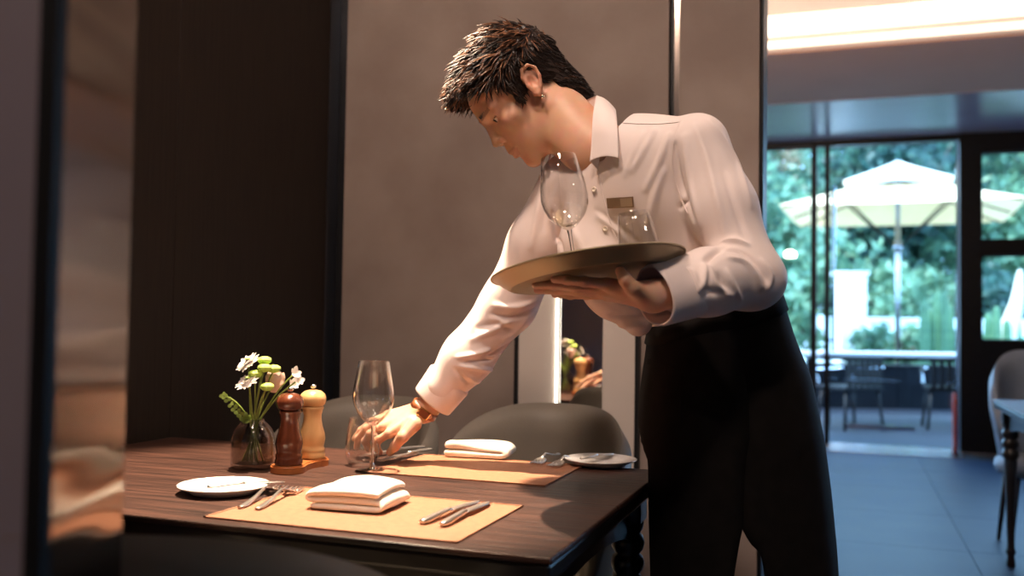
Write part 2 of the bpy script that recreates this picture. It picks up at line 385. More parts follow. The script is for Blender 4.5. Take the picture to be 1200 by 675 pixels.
for zz in (.95, 1.42, 2.24):
    tube('bracket', [(xb+.055, -.06, zz), (xb+.02, .02, zz)], .012, M['chrome'], h, 8)
S(box('trim_1', (-.34, 8.56, -.012), (.915, 8.84, .012), M['steel_trim'], bevel=.003))
S(box('trim_2', (-3.2, 8.84, -.012), (5.2, 9.06, .02), M['steel_trim'], bevel=.003))
S(box('trim_3', (.915, 8.56, -.012), (5.2, 8.84, 0), M['joint'])); S(box('trim_4', (-3.2, 8.56, -.012), (-.34, 8.84, 0), M['joint']))
# red post by the column
rp = empty('red_post', (.862, 8.74, .012)); tag(rp, 'slim red upright post at the foot of the black door column', 'post')
lathe('shaft', [(0, .012), (.018, .012), (.018, .50), (.012, .515), (0, .515)], M['red'], rp, 16)
lathe('foot', [(0, 0), (.034, 0), (.034, .01), (.018, .014), (0, .014)], M['black_metal'], rp, 16)
# ---- arched mirror on the back partition: black outer rim, broad cream frame, lit inner edge
xl, xr = onv(605, 420, VB-.03)[0], onv(750, 420, VB-.03)[0]
zs = onv(605, 283, VB-.03)[2]; zb = .12
il, ir = onv(655, 420, VB-.03)[0], onv(707, 420, VB-.03)[0]
am = empty('arched_mirror', ((xl+xr)/2, VB-.022, zb)); tag(am, 'tall arched wall mirror with broad cream frame, thin black rim and lit edge', 'mirror')
mx = (xl+xr)/2; R = (xr-xl)/2
def arch(r, xoff=0, seg=24):
    pts = [(xoff-r, 0)] + [(xoff-r*math.cos(math.pi*k/seg), zs-zb+r*math.sin(math.pi*k/seg)) for k in range(seg+1)] + [(xoff+r, 0)]
    return pts
def slab(name, outer, inner, y0, y1, mat, parent):
    vs, fs = [], []; m = len(outer)
    for ring in (outer, inner):
        for y in (y0, y1): vs += [(a, y, b) for a, b in ring]
    o0, o1, i0, i1 = 0, m, 2*m, 3*m
    for k in range(m-1):
        fs += [(o0+k, o0+k+1, i0+k+1, i0+k), (o1+k+1, o1+k, i1+k, i1+k+1), (o0+k+1, o0+k, o1+k, o1+k+1), (i0+k, i0+k+1, i1+k+1, i1+k)]
    for k in (0, m-1): fs.append((o0+k, i0+k, i1+k, o1+k))
    o = pyd(name, vs, fs, mat, parent, False); bm = bmesh.new(); bm.from_mesh(o.data); bmesh.ops.recalc_face_normals(bm, faces=bm.faces); bm.to_mesh(o.data); bm.free(); return o
ro = arch(R); ri = arch(R-.012)
slab('rim', ro, ri, -.03, 0, M['black'], am)
rin = (ir-il)/2; ic = (il+ir)/2-mx
slab('frame', arch(R-.012), arch(rin, ic), -.018, 0, M['cream'], am)
g = arch(rin, ic); ng = len(g)
vs = [(a, -.006, b) for a, b in g]; pyd('mirror_glass', vs, [tuple(range(ng))], M['mirror'], am, False)
ed = MB()
for k in range(1):
    pass
box('lit_edge', (ic-rin-.006, -.024, 0), (ic-rin-.001, -.018, zs-zb), M['led'], am)
# ------------------------------------------------------------------ dining tables
LEGP = [(0, 0), (.016, 0), (.019, .006), (.017, .03), (.014, .05), (.020, .058), (.022, .07), (.018, .08), (.016, .09), (.018, .20), (.024, .40), (.028, .475), (.026, .485), (.034, .495), (.036, .51), (.032, .525), (.026, .532), (.034, .542), (.037, .556), (.033, .57), (.026, .576), (.034, .586), (.037, .60), (.033, .615), (.027, .62), (.033, .63), (.035, .64), (.035, .645)]
def make_table(w, d, label, loc, top=.75):
    t = empty('dining_table', loc); tag(t, label, 'table')
    bm = bmesh.new(); abox(bm, (-w/2, -d/2, top-.010), (w/2, d/2, top), .003); bmo('tabletop', bm, M['table_wood'], t)
    bm = bmesh.new(); abox(bm, (-w/2+.004, -d/2+.004, top-.040), (w/2-.004, d/2-.004, top-.010), .006); bmo('edge_moulding', bm, M['table_black'], t)
    def rail(a, b):   # arched apron board between legs
        a = np.array(a); b = np.array(b); L = np.linalg.norm(b-a); e = (b-a)/L; nrm = np.array([-e[1], e[0]])
        vs, fs = [], []; N = 24
        for i in range(N+1):
            s = i/N; dz = .115-.052*math.sin(math.pi*s)**.6
            c = a+e*L*s
            for off in (-.011, .011):
                q = c+nrm*off; vs += [(q[0], q[1], top-.040), (q[0], q[1], top-.040-dz)]
        for i in range(N):
            k = 4*i
            fs += [(k, k+1, k+5, k+4), (k+2, k+6, k+7, k+3), (k+1, k+3, k+7, k+5), (k, k+4, k+6, k+2)]
        fs += [(0, 2, 3, 1), (4*N, 4*N+1, 4*N+3, 4*N+2)]
        pyd('apron_rail', vs, fs, M['table_black'], t, False)
    lx, ly = w/2-.065, d/2-.065
    rail((-lx, -ly), (lx, -ly)); rail((lx, -ly), (lx, ly)); rail((lx, ly), (-lx, ly)); rail((-lx, ly), (-lx, -ly))
    for sx in (-1, 1):
        for sy in (-1, 1):
            mb = MB(); v, f = lathe_data(LEGP, 24); mb.add([(a+sx*lx, b+sy*ly, c) for a, b, c in v], f)
            o = mb.build('leg', M['table_black'], t)
            box('leg_block', (sx*lx-.035, sy*ly-.035, .645), (sx*lx+.035, sy*ly+.035, top-.040), M['table_black'], o, bevel=.004)
    return t
TX1 = -.386; TX0 = WL+.02; TV0, TV1 = 1.262, 2.11
make_table(TX1-TX0, TV1-TV0, 'dark brown dining table laid with orange placemats beside the waiter', ((TX0+TX1)/2, (TV0+TV1)/2, 0))
make_table(.95, 1.12, 'dark turned-leg table by the blue-lit window, at right edge', (1.115, 4.32, 0))

# ------------------------------------------------------------------ tub chairs
def make_chair(label, loc, rz, mat, hb=.84, group=None, w=.255):
    c = empty('tub_chair', loc, rz); tag(c, label, 'chair', group)
    # backrest shell: arc open to local -y, high behind, falling to the arms
    N, K = 40, 10; vs, fs = [], []
    A = math.radians(118)
    for side in (0, 1):
        for i in range(N+1):
            a = -A+2*A*i/N; ca = abs(a)/A
            top = hb-(hb-.62)*max(0, (ca-.12)/.88)**2.1
            bot = .36+.05*ca
            for k in range(K+1):
                s = k/K
                z = bot+(top-bot)*s
                taper = .80+.20*min(1, s*1.4)
                r = w*taper*(1.03 if side == 0 else .83)
                if s > .9: r = w*taper*(.93+(.10 if side == 0 else -.10)*math.sqrt(max(0, 1-((s-.9)/.1)**2)))
                vs.append((math.sin(a)*r, math.cos(a)*r*1.0+.02+.05*s*math.cos(a), z))
    n1 = (N+1)*(K+1)
    for i in range(N):
        for k in range(K):
            p = i*(K+1)+k; q = p+K+1
            fs += [(p, q, q+1, p+1), (n1+p, n1+p+1, n1+q+1, n1+q)]
    for i in range(N):
        p = i*(K+1); q = p+K+1
        fs += [(p+K, q+K, n1+q+K, n1+p+K), (p, n1+p, n1+q, q)]
    for k in range(K):
        fs += [(k, k+1, n1+k+1, n1+k), (N*(K+1)+k+1, N*(K+1)+k, n1+N*(K+1)+k, n1+N*(K+1)+k+1)]
    ob = pyd('backrest', vs, fs, mat, c); bm = bmesh.new(); bm.from_mesh(ob.data); bmesh.ops.recalc_face_normals(bm, faces=bm.faces); bm.to_mesh(ob.data); bm.free()
    prof = [(0, .36), (.19, .36), (.222, .372), (.232, .40), (.226, .435), (.20, .452), (.10, .462), (0, .464)]
    s = lathe('seat', prof, mat, c, 32); s.location = (0, -.01, 0)
    for sx in (-1, 1):
        for sy in (-1, 1):
            tube('leg', [(sx*.15, sy*.15, .37), (sx*.185, sy*.185, 0)], [.017, .010], M['table_black'], c, 10)
    return c
make_chair('grey-olive tub chair with rounded back behind the far napkin, nearest the waiter', (-.775, 2.30, 0), 0, M['chair'], .845)
make_chair('grey tub chair behind the wine glass and the light pepper mill', (-1.325, 2.30, 0), 0, M['chair'], .845)
make_chair('dark grey tub chair with only its rounded back top showing at the bottom edge', (-.76, 1.125, 0), math.pi, M['chair'], .845)
make_chair('pale grey-blue chair behind the window table, left of two', (.92, 5.22, 0), 0, M['chair_pale'], .97, w=.24)
make_chair('pale grey-blue chair behind the window table, cut by the right edge', (1.46, 5.22, 0), 0, M['chair_pale'], .97, w=.24)

# ------------------------------------------------------------------ tableware
TH = .75
def placemat(pts, label):
    c = np.mean(pts, axis=0); m = empty('placemat', (c[0], c[1], TH)); tag(m, label, 'placemat')
    x0, x1 = min(p[0] for p in pts)-c[0], max(p[0] for p in pts)-c[0]; y0, y1 = min(p[1] for p in pts)-c[1], max(p[1] for p in pts)-c[1]
    box('mat', (x0, y0, .0004), (x1, y1, .0022), M['mat_orange'], m)
    for a, b, e, d in ((x0, x1, y0, y0+.004), (x0, x1, y1-.004, y1), (x0, x0+.004, y0, y1), (x1-.004, x1, y0, y1)):
        box('hem', (a, e, .0022), (b, d, .0032), M['mat_orange'], m)
    return m
placemat([(-.99, 1.29), (-.54, 1.29), (-.54, 1.59), (-.99, 1.59)], 'orange woven placemat with folded napkin near the front table edge')
placemat([(-.965, 1.80), (-.565, 1.80), (-.565, 2.095), (-.965, 2.095)], 'orange woven placemat on the far table side under the reaching arm')
def plate(p, label, r=.084):
    o = empty('bread_plate', (p[0], p[1], TH)); tag(o, label, 'plate')
    lathe('dish', [(0, .004), (r*.62, .004), (r*.66, .0005), (r*.70, .0005), (r*.74, .005), (r*.97, .013), (r, .0145), (r, .0162), (r*.97, .0165), (r*.75, .009), (r*.68, .0068), (0, .0066)], M['china'], o, 56)
    return o
pA = T(262, 577); pB = T(704, 545)
plate(pA, 'white bread plate at the left end of the table near the vase')
plate(pB, 'white bread plate at the right table corner beside the waiter', .083)
plate((.80, 4.12), 'small white plate on the window table at the right edge')
bpy.data.objects['bread_plate.002'].location.z = .75
# --- cutlery: local +x from handle end to tip, lying on z=0
def outline(name, stations, mat, parent, zfun, th=.0022):
    # stations: (x, halfwidth)
    vs, fs = [], []
    for x, h in stations:
        z = zfun(x); t = th
        vs += [(x, -h, z), (x, -h*.55, z+t), (x, h*.55, z+t), (x, h, z), (x, 0, z-t*.35)]
    n = len(stations)
    for i in range(n-1):
        a = 5*i; b = a+5
        for k in range(5): fs.append((a+k, a+(k+1) % 5, b+(k+1) % 5, b+k))
    fs += [(4, 3, 2, 1, 0), tuple(5*(n-1)+k for k in range(5))]
    return pyd(name, vs, fs, mat, parent)
def fork(p0, p1, label, group, z=.0035, L=None):
    p0 = np.array(p0); p1 = np.array(p1); d = p1-p0; L = L or float(np.hypot(d[0], d[1]))
    o = empty('fork', (p0[0], p0[1], TH+z), math.atan2(d[1], d[0])); tag(o, label, 'fork', group)
    zf = lambda x: .0015+.014*max(0, math.sin(math.pi*min(1, max(0, (x/L-.25)/.55))))
    outline('handle', [(0, .003), (.004, .0065), (.02, .0075), (.06, .0055), (L*.55, .003), (L*.66, .0032), (L*.70, .006)], M['steel'], o, zf)
    hd = outline('head', [(L*.695, .0055), (L*.715, .0115), (L*.74, .0138), (L*.775, .0142), (L*.79, .0138)], M['steel'], o, zf, .0016)
    for k in range(4):
        y = (-1.5+k)*.0078
        path = [(L*(.78+.055*i), y, zf(L*(.78+.055*i))+.0008+.0022*(i/4)**2) for i in range(5)]
        tube('tine', path, [.0026, .0025, .0023, .0019, .0011], M['steel'], hd, 6)
    return o
def knife(p0, p1, label, group, z=.0035, L=None, zend=0, name='table_knife'):
    p0 = np.array(p0); p1 = np.array(p1); d = p1-p0; L = L or float(np.hypot(d[0], d[1]))
    o = empty(name, (p0[0], p0[1], TH+z), math.atan2(d[1], d[0])); tag(o, label, 'knife', group)
    zf = lambda x: .0025+.0035*math.sin(math.pi*min(1, x/L))
    outline('handle', [(0, .004), (.003, .0075), (.015, .0092), (.04, .0085), (L*.42, .0062), (L*.46, .0066)], M['steel'], o, zf, .0045)
    outline('blade', [(L*.455, .006), (L*.5, .0085), (L*.6, .0098), (L*.8, .0100), (L*.92, .0082), (L*.98, .004), (L, .001)], M['steel'], o, zf, .0012)
    if zend: o.rotation_euler = (0, -math.atan2(zend, L), math.atan2(d[1], d[0]))
    return o
F = 'forks laid on the front placemat'
fork(T(281, 598)[:2], T(357, 561)[:2], 'steel fork on the front placemat, the one nearer the bread plate', F, L=.20)
fork(T(301, 600)[:2], T(371, 565)[:2], 'steel fork on the front placemat, the one nearer the napkin', F, L=.20)
K = 'knives laid on the front placemat'
knife(T(494, 617)[:2], T(567, 589)[:2], 'steel knife on the front placemat, the left of two beside the napkin', K, L=.205)
knife(T(518, 620)[:2], T(578, 590)[:2], 'steel knife on the front placemat, the right one by the mat edge', K, L=.205)
G = 'forks laid on the far placemat'
fork(T(655, 534)[:2], T(616, 551)[:2], 'steel fork with tines to the camera on the far placemat, the left one', G, L=.19)
fork(T(679, 537)[:2], T(641, 552)[:2], 'steel fork with tines to the camera on the far placemat, beside the plate', G, L=.19)
H = 'cutlery the waiter is laying'
knife(T(505, 530)[:2], T(437, 545)[:2], 'steel knife under the waiter\'s fingertips, lower of the two', H, L=.22)
knife(T(497, 527)[:2], T(425, 537)[:2], 'steel knife under the waiter\'s fingertips, upper of the two', H, L=.22)
def butter(pa, pb, label, L=.15):
    pa = np.array(pa); pb = np.array(pb)
    k = knife(pa, pb, label, 'butter knives on bread plates', z=.0145, L=L, name='butter_knife'); return k
butter(pA[:2]+np.array([.005, -.055]), pA[:2]+np.array([.09, .05]), 'butter knife lying across the left bread plate', .145)
butter(pB[:2]+np.array([-.035, -.045]), pB[:2]+np.array([.01, .075]), 'butter knife lying across the right bread plate', .13)
# --- folded napkins: a folded strip of cloth drawn as a profile and run along its length
def napkin(name, label, loc, rz, wid, length, layers, th, seed, skew=.0):
    r = random.Random(seed)
    o = empty(name, loc, rz); tag(o, label, 'napkin', 'folded cream napkins')
    # zigzag centre line with rounded turns
    pl = []; gap = th*1.06
    for k in range(layers):
        z = th*.55+k*gap; a, b = -wid/2, wid/2
        a += .004*r.random(); b -= .006*r.random()
        xs = np.linspace(a, b, 9) if k % 2 == 0 else np.linspace(b, a, 9)
        for x in xs: pl.append((x, z))
        if k < layers-1:
            s = 1 if k % 2 == 0 else -1
            for t in (.25, .5, .75): pl.append((xs[-1]+s*gap*.5*math.sin(math.pi*t), z+gap*.5*(1-math.cos(math.pi*t))))
    pl = np.array(pl); nrm = np.gradient(pl, axis=0); nrm /= np.linalg.norm(nrm, axis=1)[:, None]; nn = np.stack([-nrm[:, 1], nrm[:, 0]], 1)
    m = len(pl); J = 14; vs, fs = [], []
    ph = [r.uniform(0, 6) for _ in range(6)]
    H = layers*gap
    for j in range(J+1):
        y = -length/2+length*j/J; e = abs(2*j/J-1)
        pin = 1-.08*max(0, (e-.75)/.25)**2
        for side in (1, -1):
            for i in range(m):
                x, z = pl[i]+nn[i]*th*.5*side*(.96)*(1 if layers > 1 else 1)
                z = max(.0015, z*pin+.0035*(z/H)*math.sin(3.1*x/wid+ph[0]+y*22)+.002*(z/H)*math.sin(y*60+ph[1]+x*40)-.003*(z/H)*(abs(x)/(wid/2))**4)
                yy = y*(1+.05*math.sin(ph[2]+z*160))
                vs.append((x+skew*yy+.0015*math.sin(yy*70+ph[3]), yy, z))
    n2 = 2*m
    for j in range(J):
        for i in range(m-1):
            a = j*n2+i; fs += [(a, a+1, a+n2+1, a+n2), (a+m, a+m+n2, a+m+n2+1, a+m+1)]
        for i in (0, m-1):
            a = j*n2+i; fs.append((a, a+n2, a+m+n2, a+m))
    for j in (0, J):
        for i in range(m-1):
            a = j*n2+i; fs.append((a, a+m, a+m+1, a+1))
    ob = pyd('cloth', vs, fs, M['napkin'], o)
    bm = bmesh.new(); bm.from_mesh(ob.data); bmesh.ops.recalc_face_normals(bm, faces=bm.faces); bm.to_mesh(ob.data); bm.free()
    sd = ob.modifiers.new('s', 'SUBSURF'); sd.levels = 1; sd.render_levels = 1
    return o
c1 = T(421, 594); napkin('napkin', 'thick folded cream napkin in the middle of the front placemat', (c1[0], c1[1], TH+.003), .06, .130, .125, 3, .0125, 3)
c2 = T(556, 537); napkin('napkin', 'folded cream napkin on the far placemat before the tub chair', (c2[0]+.0, c2[1]+.02, TH+.003), .10, .150, .09, 2, .0175, 5)
# --- glasses
def wine_glass(loc, label, parent=None, normal=None, s=1.0, rz=0):
    o = empty('wine_glass', loc); tag(o, label, 'wine glass', 'wine glasses')
    if normal is not None: o.rotation_euler = Vector(normal).to_track_quat('Z', 'Y').to_euler()
    o.scale = (s, s, s)
    outer = [(.0045, .098), (.010, .101), (.022, .110), (.035, .124), (.0425, .142), (.0450, .158), (.0435, .180), (.0385, .208), (.0335, .238)]
    inner = [(r-.0011, z) for r, z in outer[::-1]][:-2]+[(.018, .1105), (.008, .1045), (0, .1035)]
    lathe('bowl', outer+[(.0332, .2388)]+inner, M['glass'], o, 48)
    lathe('stem', [(.0048, .0975), (.0036, .088), (.0031, .06), (.0033, .02), (.0055, .008), (.011, .0045)], M['glass_solid'], o, 20)
    lathe('foot', [(0, 0), (.036, 0), (.0375, .0009), (.036, .0016), (.020, .0028), (.011, .0045), (.0, .0048)], M['glass_solid'], o, 40)
    return o
def tumbler(loc, label, normal=None, s=1.0):
    o = empty('tumbler', loc); tag(o, label, 'tumbler', 'stemless tumblers')
    if normal is not None: o.rotation_euler = Vector(normal).to_track_quat('Z', 'Y').to_euler()
    o.scale = (s, s, s)
    outer = [(.0, .0), (.024, 0), (.030, .003), (.0365, .016), (.0385, .030), (.0375, .050), (.034, .078), (.0295, .106)]
    inner = [(.0283, .106), (.0328, .078), (.0363, .050), (.0372, .030), (.0350, .018), (.029, .008), (.0, .0065)]
    lathe('wall', outer+[(.0289, .1066)]+inner, M['glass'], o, 48)
    return o
g1 = T(436, 552); wine_glass((g1[0], g1[1], TH), 'empty wine glass standing on the table in front of the waiter\'s hand')
g2 = T(424, 545); tumbler((g2[0], g2[1], TH), 'stemless tumbler on the table beside the wine glass and fingertips')
# --- pepper mills on their stand
md = T(338, 553); ml = T(365, 545)
def mill(loc, mat, mat2, label):
    o = empty('pepper_mill', loc); tag(o, label, 'pepper mill', 'pair of wooden mills')
    lathe('body', [(0, 0), (.0285, 0), (.0295, .003), (.0295, .010), (.0275, .013), (.0285, .016), (.0285, .022), (.026, .0245), (.0275, .032), (.0295, .044), (.028, .056), (.0235, .070), (.0205, .084), (.0200, .096), (.0225, .107), (.0245, .112), (.0240, .115), (0, .115)], mat, o, 40)
    lathe('head', [(0, .1155), (.0215, .1155), (.0265, .120), (.0295, .127), (.0298, .134), (.0265, .143), (.018, .150), (.008, .1525), (0, .1528)], mat, o, 40)
    lathe('knob', [(0, .1528), (.0035, .1528), (.0035, .156), (.0065, .158), (.0072, .161), (.005, .1645), (0, .165)], M['chrome'], o, 20)
    return o
TB = .016
mill((md[0], md[1], TH+TB), M['mill_dark'], M['mill_base'], 'dark red-brown wooden pepper mill with metal knob, standing in front')
mill((ml[0], ml[1], TH+TB), M['mill_light'], M['mill_base'], 'light beech wooden mill with metal knob behind the dark mill')
st = empty('mill_stand', (md[0], md[1], TH)); tag(st, 'orange-brown wooden stand under the two pepper mills', 'stand')
dv = np.array([ml[0]-md[0], ml[1]-md[1]]); dl = np.hypot(*dv); da = math.atan2(dv[1], dv[0])
pts = []
rr = .038; wv = .026
for k in range(17): a = math.pi/2+math.pi*k/16; pts.append((rr*math.cos(a), rr*math.sin(a)))
for k in range(1, 8): x = dl*k/8; pts.append((x, -(rr-(rr-wv)*math.sin(math.pi*k/8))))
for k in range(17): a = -math.pi/2+math.pi*k/16; pts.append((dl+rr*math.cos(a), rr*math.sin(a)))
for k in range(7, 0, -1): x = dl*k/8; pts.append((x, rr-(rr-wv)*math.sin(math.pi*k/8)))
bm = bmesh.new(); f = bm.faces.new([bm.verts.new((a*math.cos(da)-b*math.sin(da), a*math.sin(da)+b*math.cos(da), 0)) for a, b in pts])
ex = bmesh.ops.extrude_face_region(bm, geom=[f]); tv = [v for v in ex['geom'] if isinstance(v, bmesh.types.BMVert)]
for v in tv: v.co.z += TB
tf = [e for e in ex['geom'] if isinstance(e, bmesh.types.BMFace)]
bmesh.ops.bevel(bm, geom=list(tf[0].edges), offset=.003, segments=3, affect='EDGES')
bmo('board', bm, M['mill_base'], st, auto=.6)
# --- vase and flowers
vp = T(296, 548); vz = TH
va = empty('vase', (vp[0], vp[1], vz)); tag(va, 'short smoky glass vase with rounded shoulders holding flower stems', 'vase')
lathe('glass_wall', [(0, 0), (.040, 0), (.046, .003), (.0475, .010), (.0478, .050), (.046, .068), (.040, .084), (.030, .096), (.023, .102), (.0225, .107), (.0205, .107), (.021, .102), (.028, .094), (.038, .082), (.0435, .067), (.0455, .050), (.0452, .013), (.040, .011), (0, .011)], M['smoke_glass'], va, 48)
lathe('water', [(0, .012), (.0448, .012), (.045, .05), (.0425, .066), (0, .066)], M['water'], va, 40)
def flower_root(name, label, headp, base_off, cat='flower', group='flowers in the vase'):
    o = empty(name, (vp[0], vp[1], vz)); tag(o, label, cat, group)
    hp = np.array(headp)-np.array([vp[0], vp[1], vz]); b = np.array([base_off[0], base_off[1], .014])
    nk = np.array([hp[0]*.12+b[0]*-.2, hp[1]*.12+b[1]*-.2, .104])
    nk[:2] = nk[:2]/max(1, np.hypot(*nk[:2])/.013)
    path = smooth_path([b, (b+nk)/2*[1, 1, 1], nk, nk*.45+hp*.55+np.array([0, 0, .01]), hp], 14)
    tube('stalk', path, .0019, M['stem'], o, 7); return o, hp
def petals(o, hp, n, rad, wid, rows, mat, up=(0, -.35, .9), cup=.5, name='petal'):
    up = Vector(up).normalized(); q = up.to_track_quat('Z', 'Y').to_matrix(); mb = MB()
    for r in range(rows):
        for k in range(n):
            a = 2*math.pi*(k+.5*r)/n+random.uniform(-.1, .1); R0 = rad*(1-.22*r)*random.uniform(.9, 1.08); el = cup*(.15+.75*r/max(1, rows-1) if rows > 1 else .4)+random.uniform(-.1, .1)
            vs = []
            for i in range(5):
                s = i/4; rr_ = R0*s*math.cos(el*s*1.1); zz = R0*s*math.sin(el*(.4+.6*s))+.0012*r; w = wid*math.sin(math.pi*min(.93, .12+s*.82))
                for t in (-1, 0, 1):
                    p = Vector((rr_*math.cos(a)-t*w*math.sin(a), rr_*math.sin(a)+t*w*math.cos(a), zz+abs(t)*w*.35))
                    vs.append(tuple(q @ p + Vector(hp)))
            fs = [(3*i+j, 3*i+j+1, 3*i+j+4, 3*i+j+3) for i in range(4) for j in range(2)]
            mb.add(vs, fs)
    return mb.build(name, mat, o)
zf0 = vp @ CF - CAM @ CF
def HP(px, py, dz=0): return P(px, py, zf0+dz)
for i, (px, py, dz) in enumerate(((291, 426, -.01), (291, 448, -.03))):
    o, hp = flower_root('daisy', ('white many-petalled flower at the top of the bunch', 'white many-petalled flower lower in the bunch')[i], HP(px, py, dz), (.02-.02*i, .01))
    petals(o, hp, 22, .029, .0052, 6, M['petal_white'], up=(-.25+.1*i, -.62, .7), cup=.85)
    lathe('centre', [(0, 0), (.006, .001), (.005, .004), (0, .005)], M['pompon'], o, 12).location = tuple(hp+np.array([0, -.004, .008]))
for i, (px, py, dz) in enumerate(((310, 423, 0), (310, 432, -.02), (321, 433, .0), (299, 439, -.02), (313, 454, -.03))):
    o, hp = flower_root('pompon_flower', ('round lime-green button flower at the very top', 'round lime-green button flower just below the topmost', 'round lime-green button flower at the right of the cluster', 'round lime-green button flower left between the white ones', 'lowest round lime-green button flower above the vase')[i], HP(px, py, dz), (.012*math.cos(i*1.3), .012*math.sin(i*1.3)))
    l = lathe('head', [(0, -.008), (.010, -.006), (.0155, 0), (.014, .006), (.008, .0095), (0, .0105)], M['pompon'], o, 20); l.location = tuple(hp)
o, hp = flower_root('rose', 'pale pink half-open rose behind the dark mill', HP(322, 450, .02), (-.015, .005))
for r, (rad, cup, nn_) in enumerate(((.034, 1.35, 6), (.030, 1.5, 5), (.024, 1.6, 4))):
    up = Vector((.15, -.1, 1)).normalized(); mb = MB(); q = up.to_track_quat('Z', 'Y').to_matrix()
    for k in range(nn_):
        a0 = 2*math.pi*k/nn_+r*.5; vs = []
        for i in range(6):
            s = i/5; R0 = (.008+.013*math.sin(s*2.3))*(1-.2*r); z = .044*s-.018
            for t in (-1, -.5, 0, .5, 1):
                a = a0+t*math.pi/nn_*1.15; e = 1+.10*(1-abs(t))*(s > .7)
                vs.append(tuple(q @ Vector((R0*math.cos(a)*e, R0*math.sin(a)*e, z-.008*abs(t)**2*s))+Vector(hp)))
        mb.add(vs, [(5*i+j, 5*i+j+1, 5*i+j+6, 5*i+j+5) for i in range(5) for j in range(4)])
    mb.build('petal', M['petal_pink'], o)
for i, (px, py, dz) in enumerate(((345, 438, .01), (349, 446, .01), (343, 451, .02))):
    o, hp = flower_root('freesia', ('small white bell flower at the far right of the bunch', 'small white bell flower, middle of three at right', 'small white bell flower, lowest of three at right')[i], HP(px, py, dz), (-.02, -.005*i))
    petals(o, hp, 5, .017, .006, 1, M['petal_white'], up=(.7, -.3, .4), cup=1.4); 
ob, hp = flower_root('eucalyptus_sprig', 'green sprig of small paired leaves leaning left over the vase', HP(263, 464, -.01), (.02, -.01), 'sprig')
nrm0 = lambda v: np.array(v)/(np.linalg.norm(v)+1e-9)
stp = smooth_path([np.array([0, 0, .104]), HP(285, 488, -.01)-np.array([vp[0], vp[1], vz]), HP(262, 463, -.01)-np.array([vp[0], vp[1], vz])], 14)
for i in range(3, 14):
    for sgn in (-1, 1):
        ii = min(13, i); tt = nrm0(stp[ii]-stp[ii-1]); cc_ = stp[ii]-tt*.002*(sgn > 0)
        d = nrm0((CR*.42+CU*.58)*sgn-CF*random.uniform(-.1, .5)+tt*random.uniform(.3, .8)); nn_ = nrm0(np.cross(d, tt)); wv_ = np.cross(nn_, d)
        L_ = .0075+.0055*(1-(ii-3)/12)+.002*random.random(); W_ = L_*.42
        vs = [cc_]+[cc_+d*L_*(.5-.5*math.cos(math.pi*q_))+wv_*W_*math.sin(math.pi*q_)*sg+nn_*.0012*math.sin(math.pi*q_) for sg in (1,) for q_ in (.25, .5, .75)]+[cc_+d*L_]+[cc_+d*L_*(.5-.5*math.cos(math.pi*q_))-wv_*W_*math.sin(math.pi*q_)+nn_*.0012*math.sin(math.pi*q_) for q_ in (.75, .5, .25)]
        pyd('leaf', vs, [(0, 1, 7), (1, 2, 6, 7), (2, 3, 5, 6), (3, 4, 5)], M['leaf'], ob, True)
# ------------------------------------------------------------------ outside
S(box('ground_patio', (-8, 9.06, -.12), (10, 14.2, -.02), M['patio']))
S(box('ground_garden', (-30, 14.2, -.3), (40, 50, -.08), M['soil']))
# patio table and chairs
def ptable(loc, rz):
    t = empty('patio_table', loc, rz); tag(t, 'long dark outdoor table with pale top beyond the glass door', 'table')
    for k in range(5): box('slat', (-1.05, -.40+.16*k+.003, .765), (1.05, -.40+.16*(k+1)-.003, .80), M['table_paint'], t)
    box('under_frame', (-1.0, -.36, .72), (1.0, .36, .774), M['black_metal'], t)
    for sx in (-.92, .92):
        for sy in (-.33, .33): box('leg', (sx-.025, sy-.025, 0), (sx+.025, sy+.025, .72), M['black_metal'], t)
pc = P(1052, 405, 10.8)
rzc = math.atan2(CR[1], CR[0])
ptable((pc[0], pc[1], -.02), rzc)
def pchair(px, z, face, label):
    p = P(px, 400, z); c = empty('patio_chair', (p[0], p[1], -.02), face); tag(c, label, 'chair', 'dark patio chairs')
    box('seat', (-.24, -.24, .42), (.24, .24, .46), M['black_metal'], c, bevel=.01)
    for k in range(6): box('back_slat', (-.22+k*.075, .22, .46), (-.22+k*.075+.045, .245, .73), M['black_metal'], c)
    box('back_rail', (-.25, .215, .73), (.25, .25, .77), M['black_metal'], c, bevel=.005)
    for sx in (-1, 1):
        for sy in (-1, 1): tube('leg', [(sx*.2, sy*.2, .42), (sx*.24, sy*.24, 0)], .016, M['black_metal'], c, 8)
        tube('armrest', smooth_path([(sx*.25, .22, .66), (sx*.26, -.1, .63), (sx*.25, -.24, .61), (sx*.23, -.23, .44)], 10), .014, M['chrome'], c, 8)
pchair(996, 10.1, rzc+math.pi+.3, 'dark patio chair at the left end of the outdoor table')
pchair(1112, 10.2, rzc+math.pi-.3, 'dark patio chair at the right end of the outdoor table')
# low planter wall
pl = P(1050, 430, 12.6); w = empty('planter_wall', (pl[0], pl[1], -.02), rzc); tag(w, 'low black planter wall behind the outdoor table', 'planter')
for k in range(10): box('panel', (-6+1.2*k+.004, -.05, 0), (-6+1.2*(k+1)-.004, .30, .56), M['planter'], w)
box('cap', (-6.02, -.07, .56), (6.02, .32, .585), M['black_metal'], w)
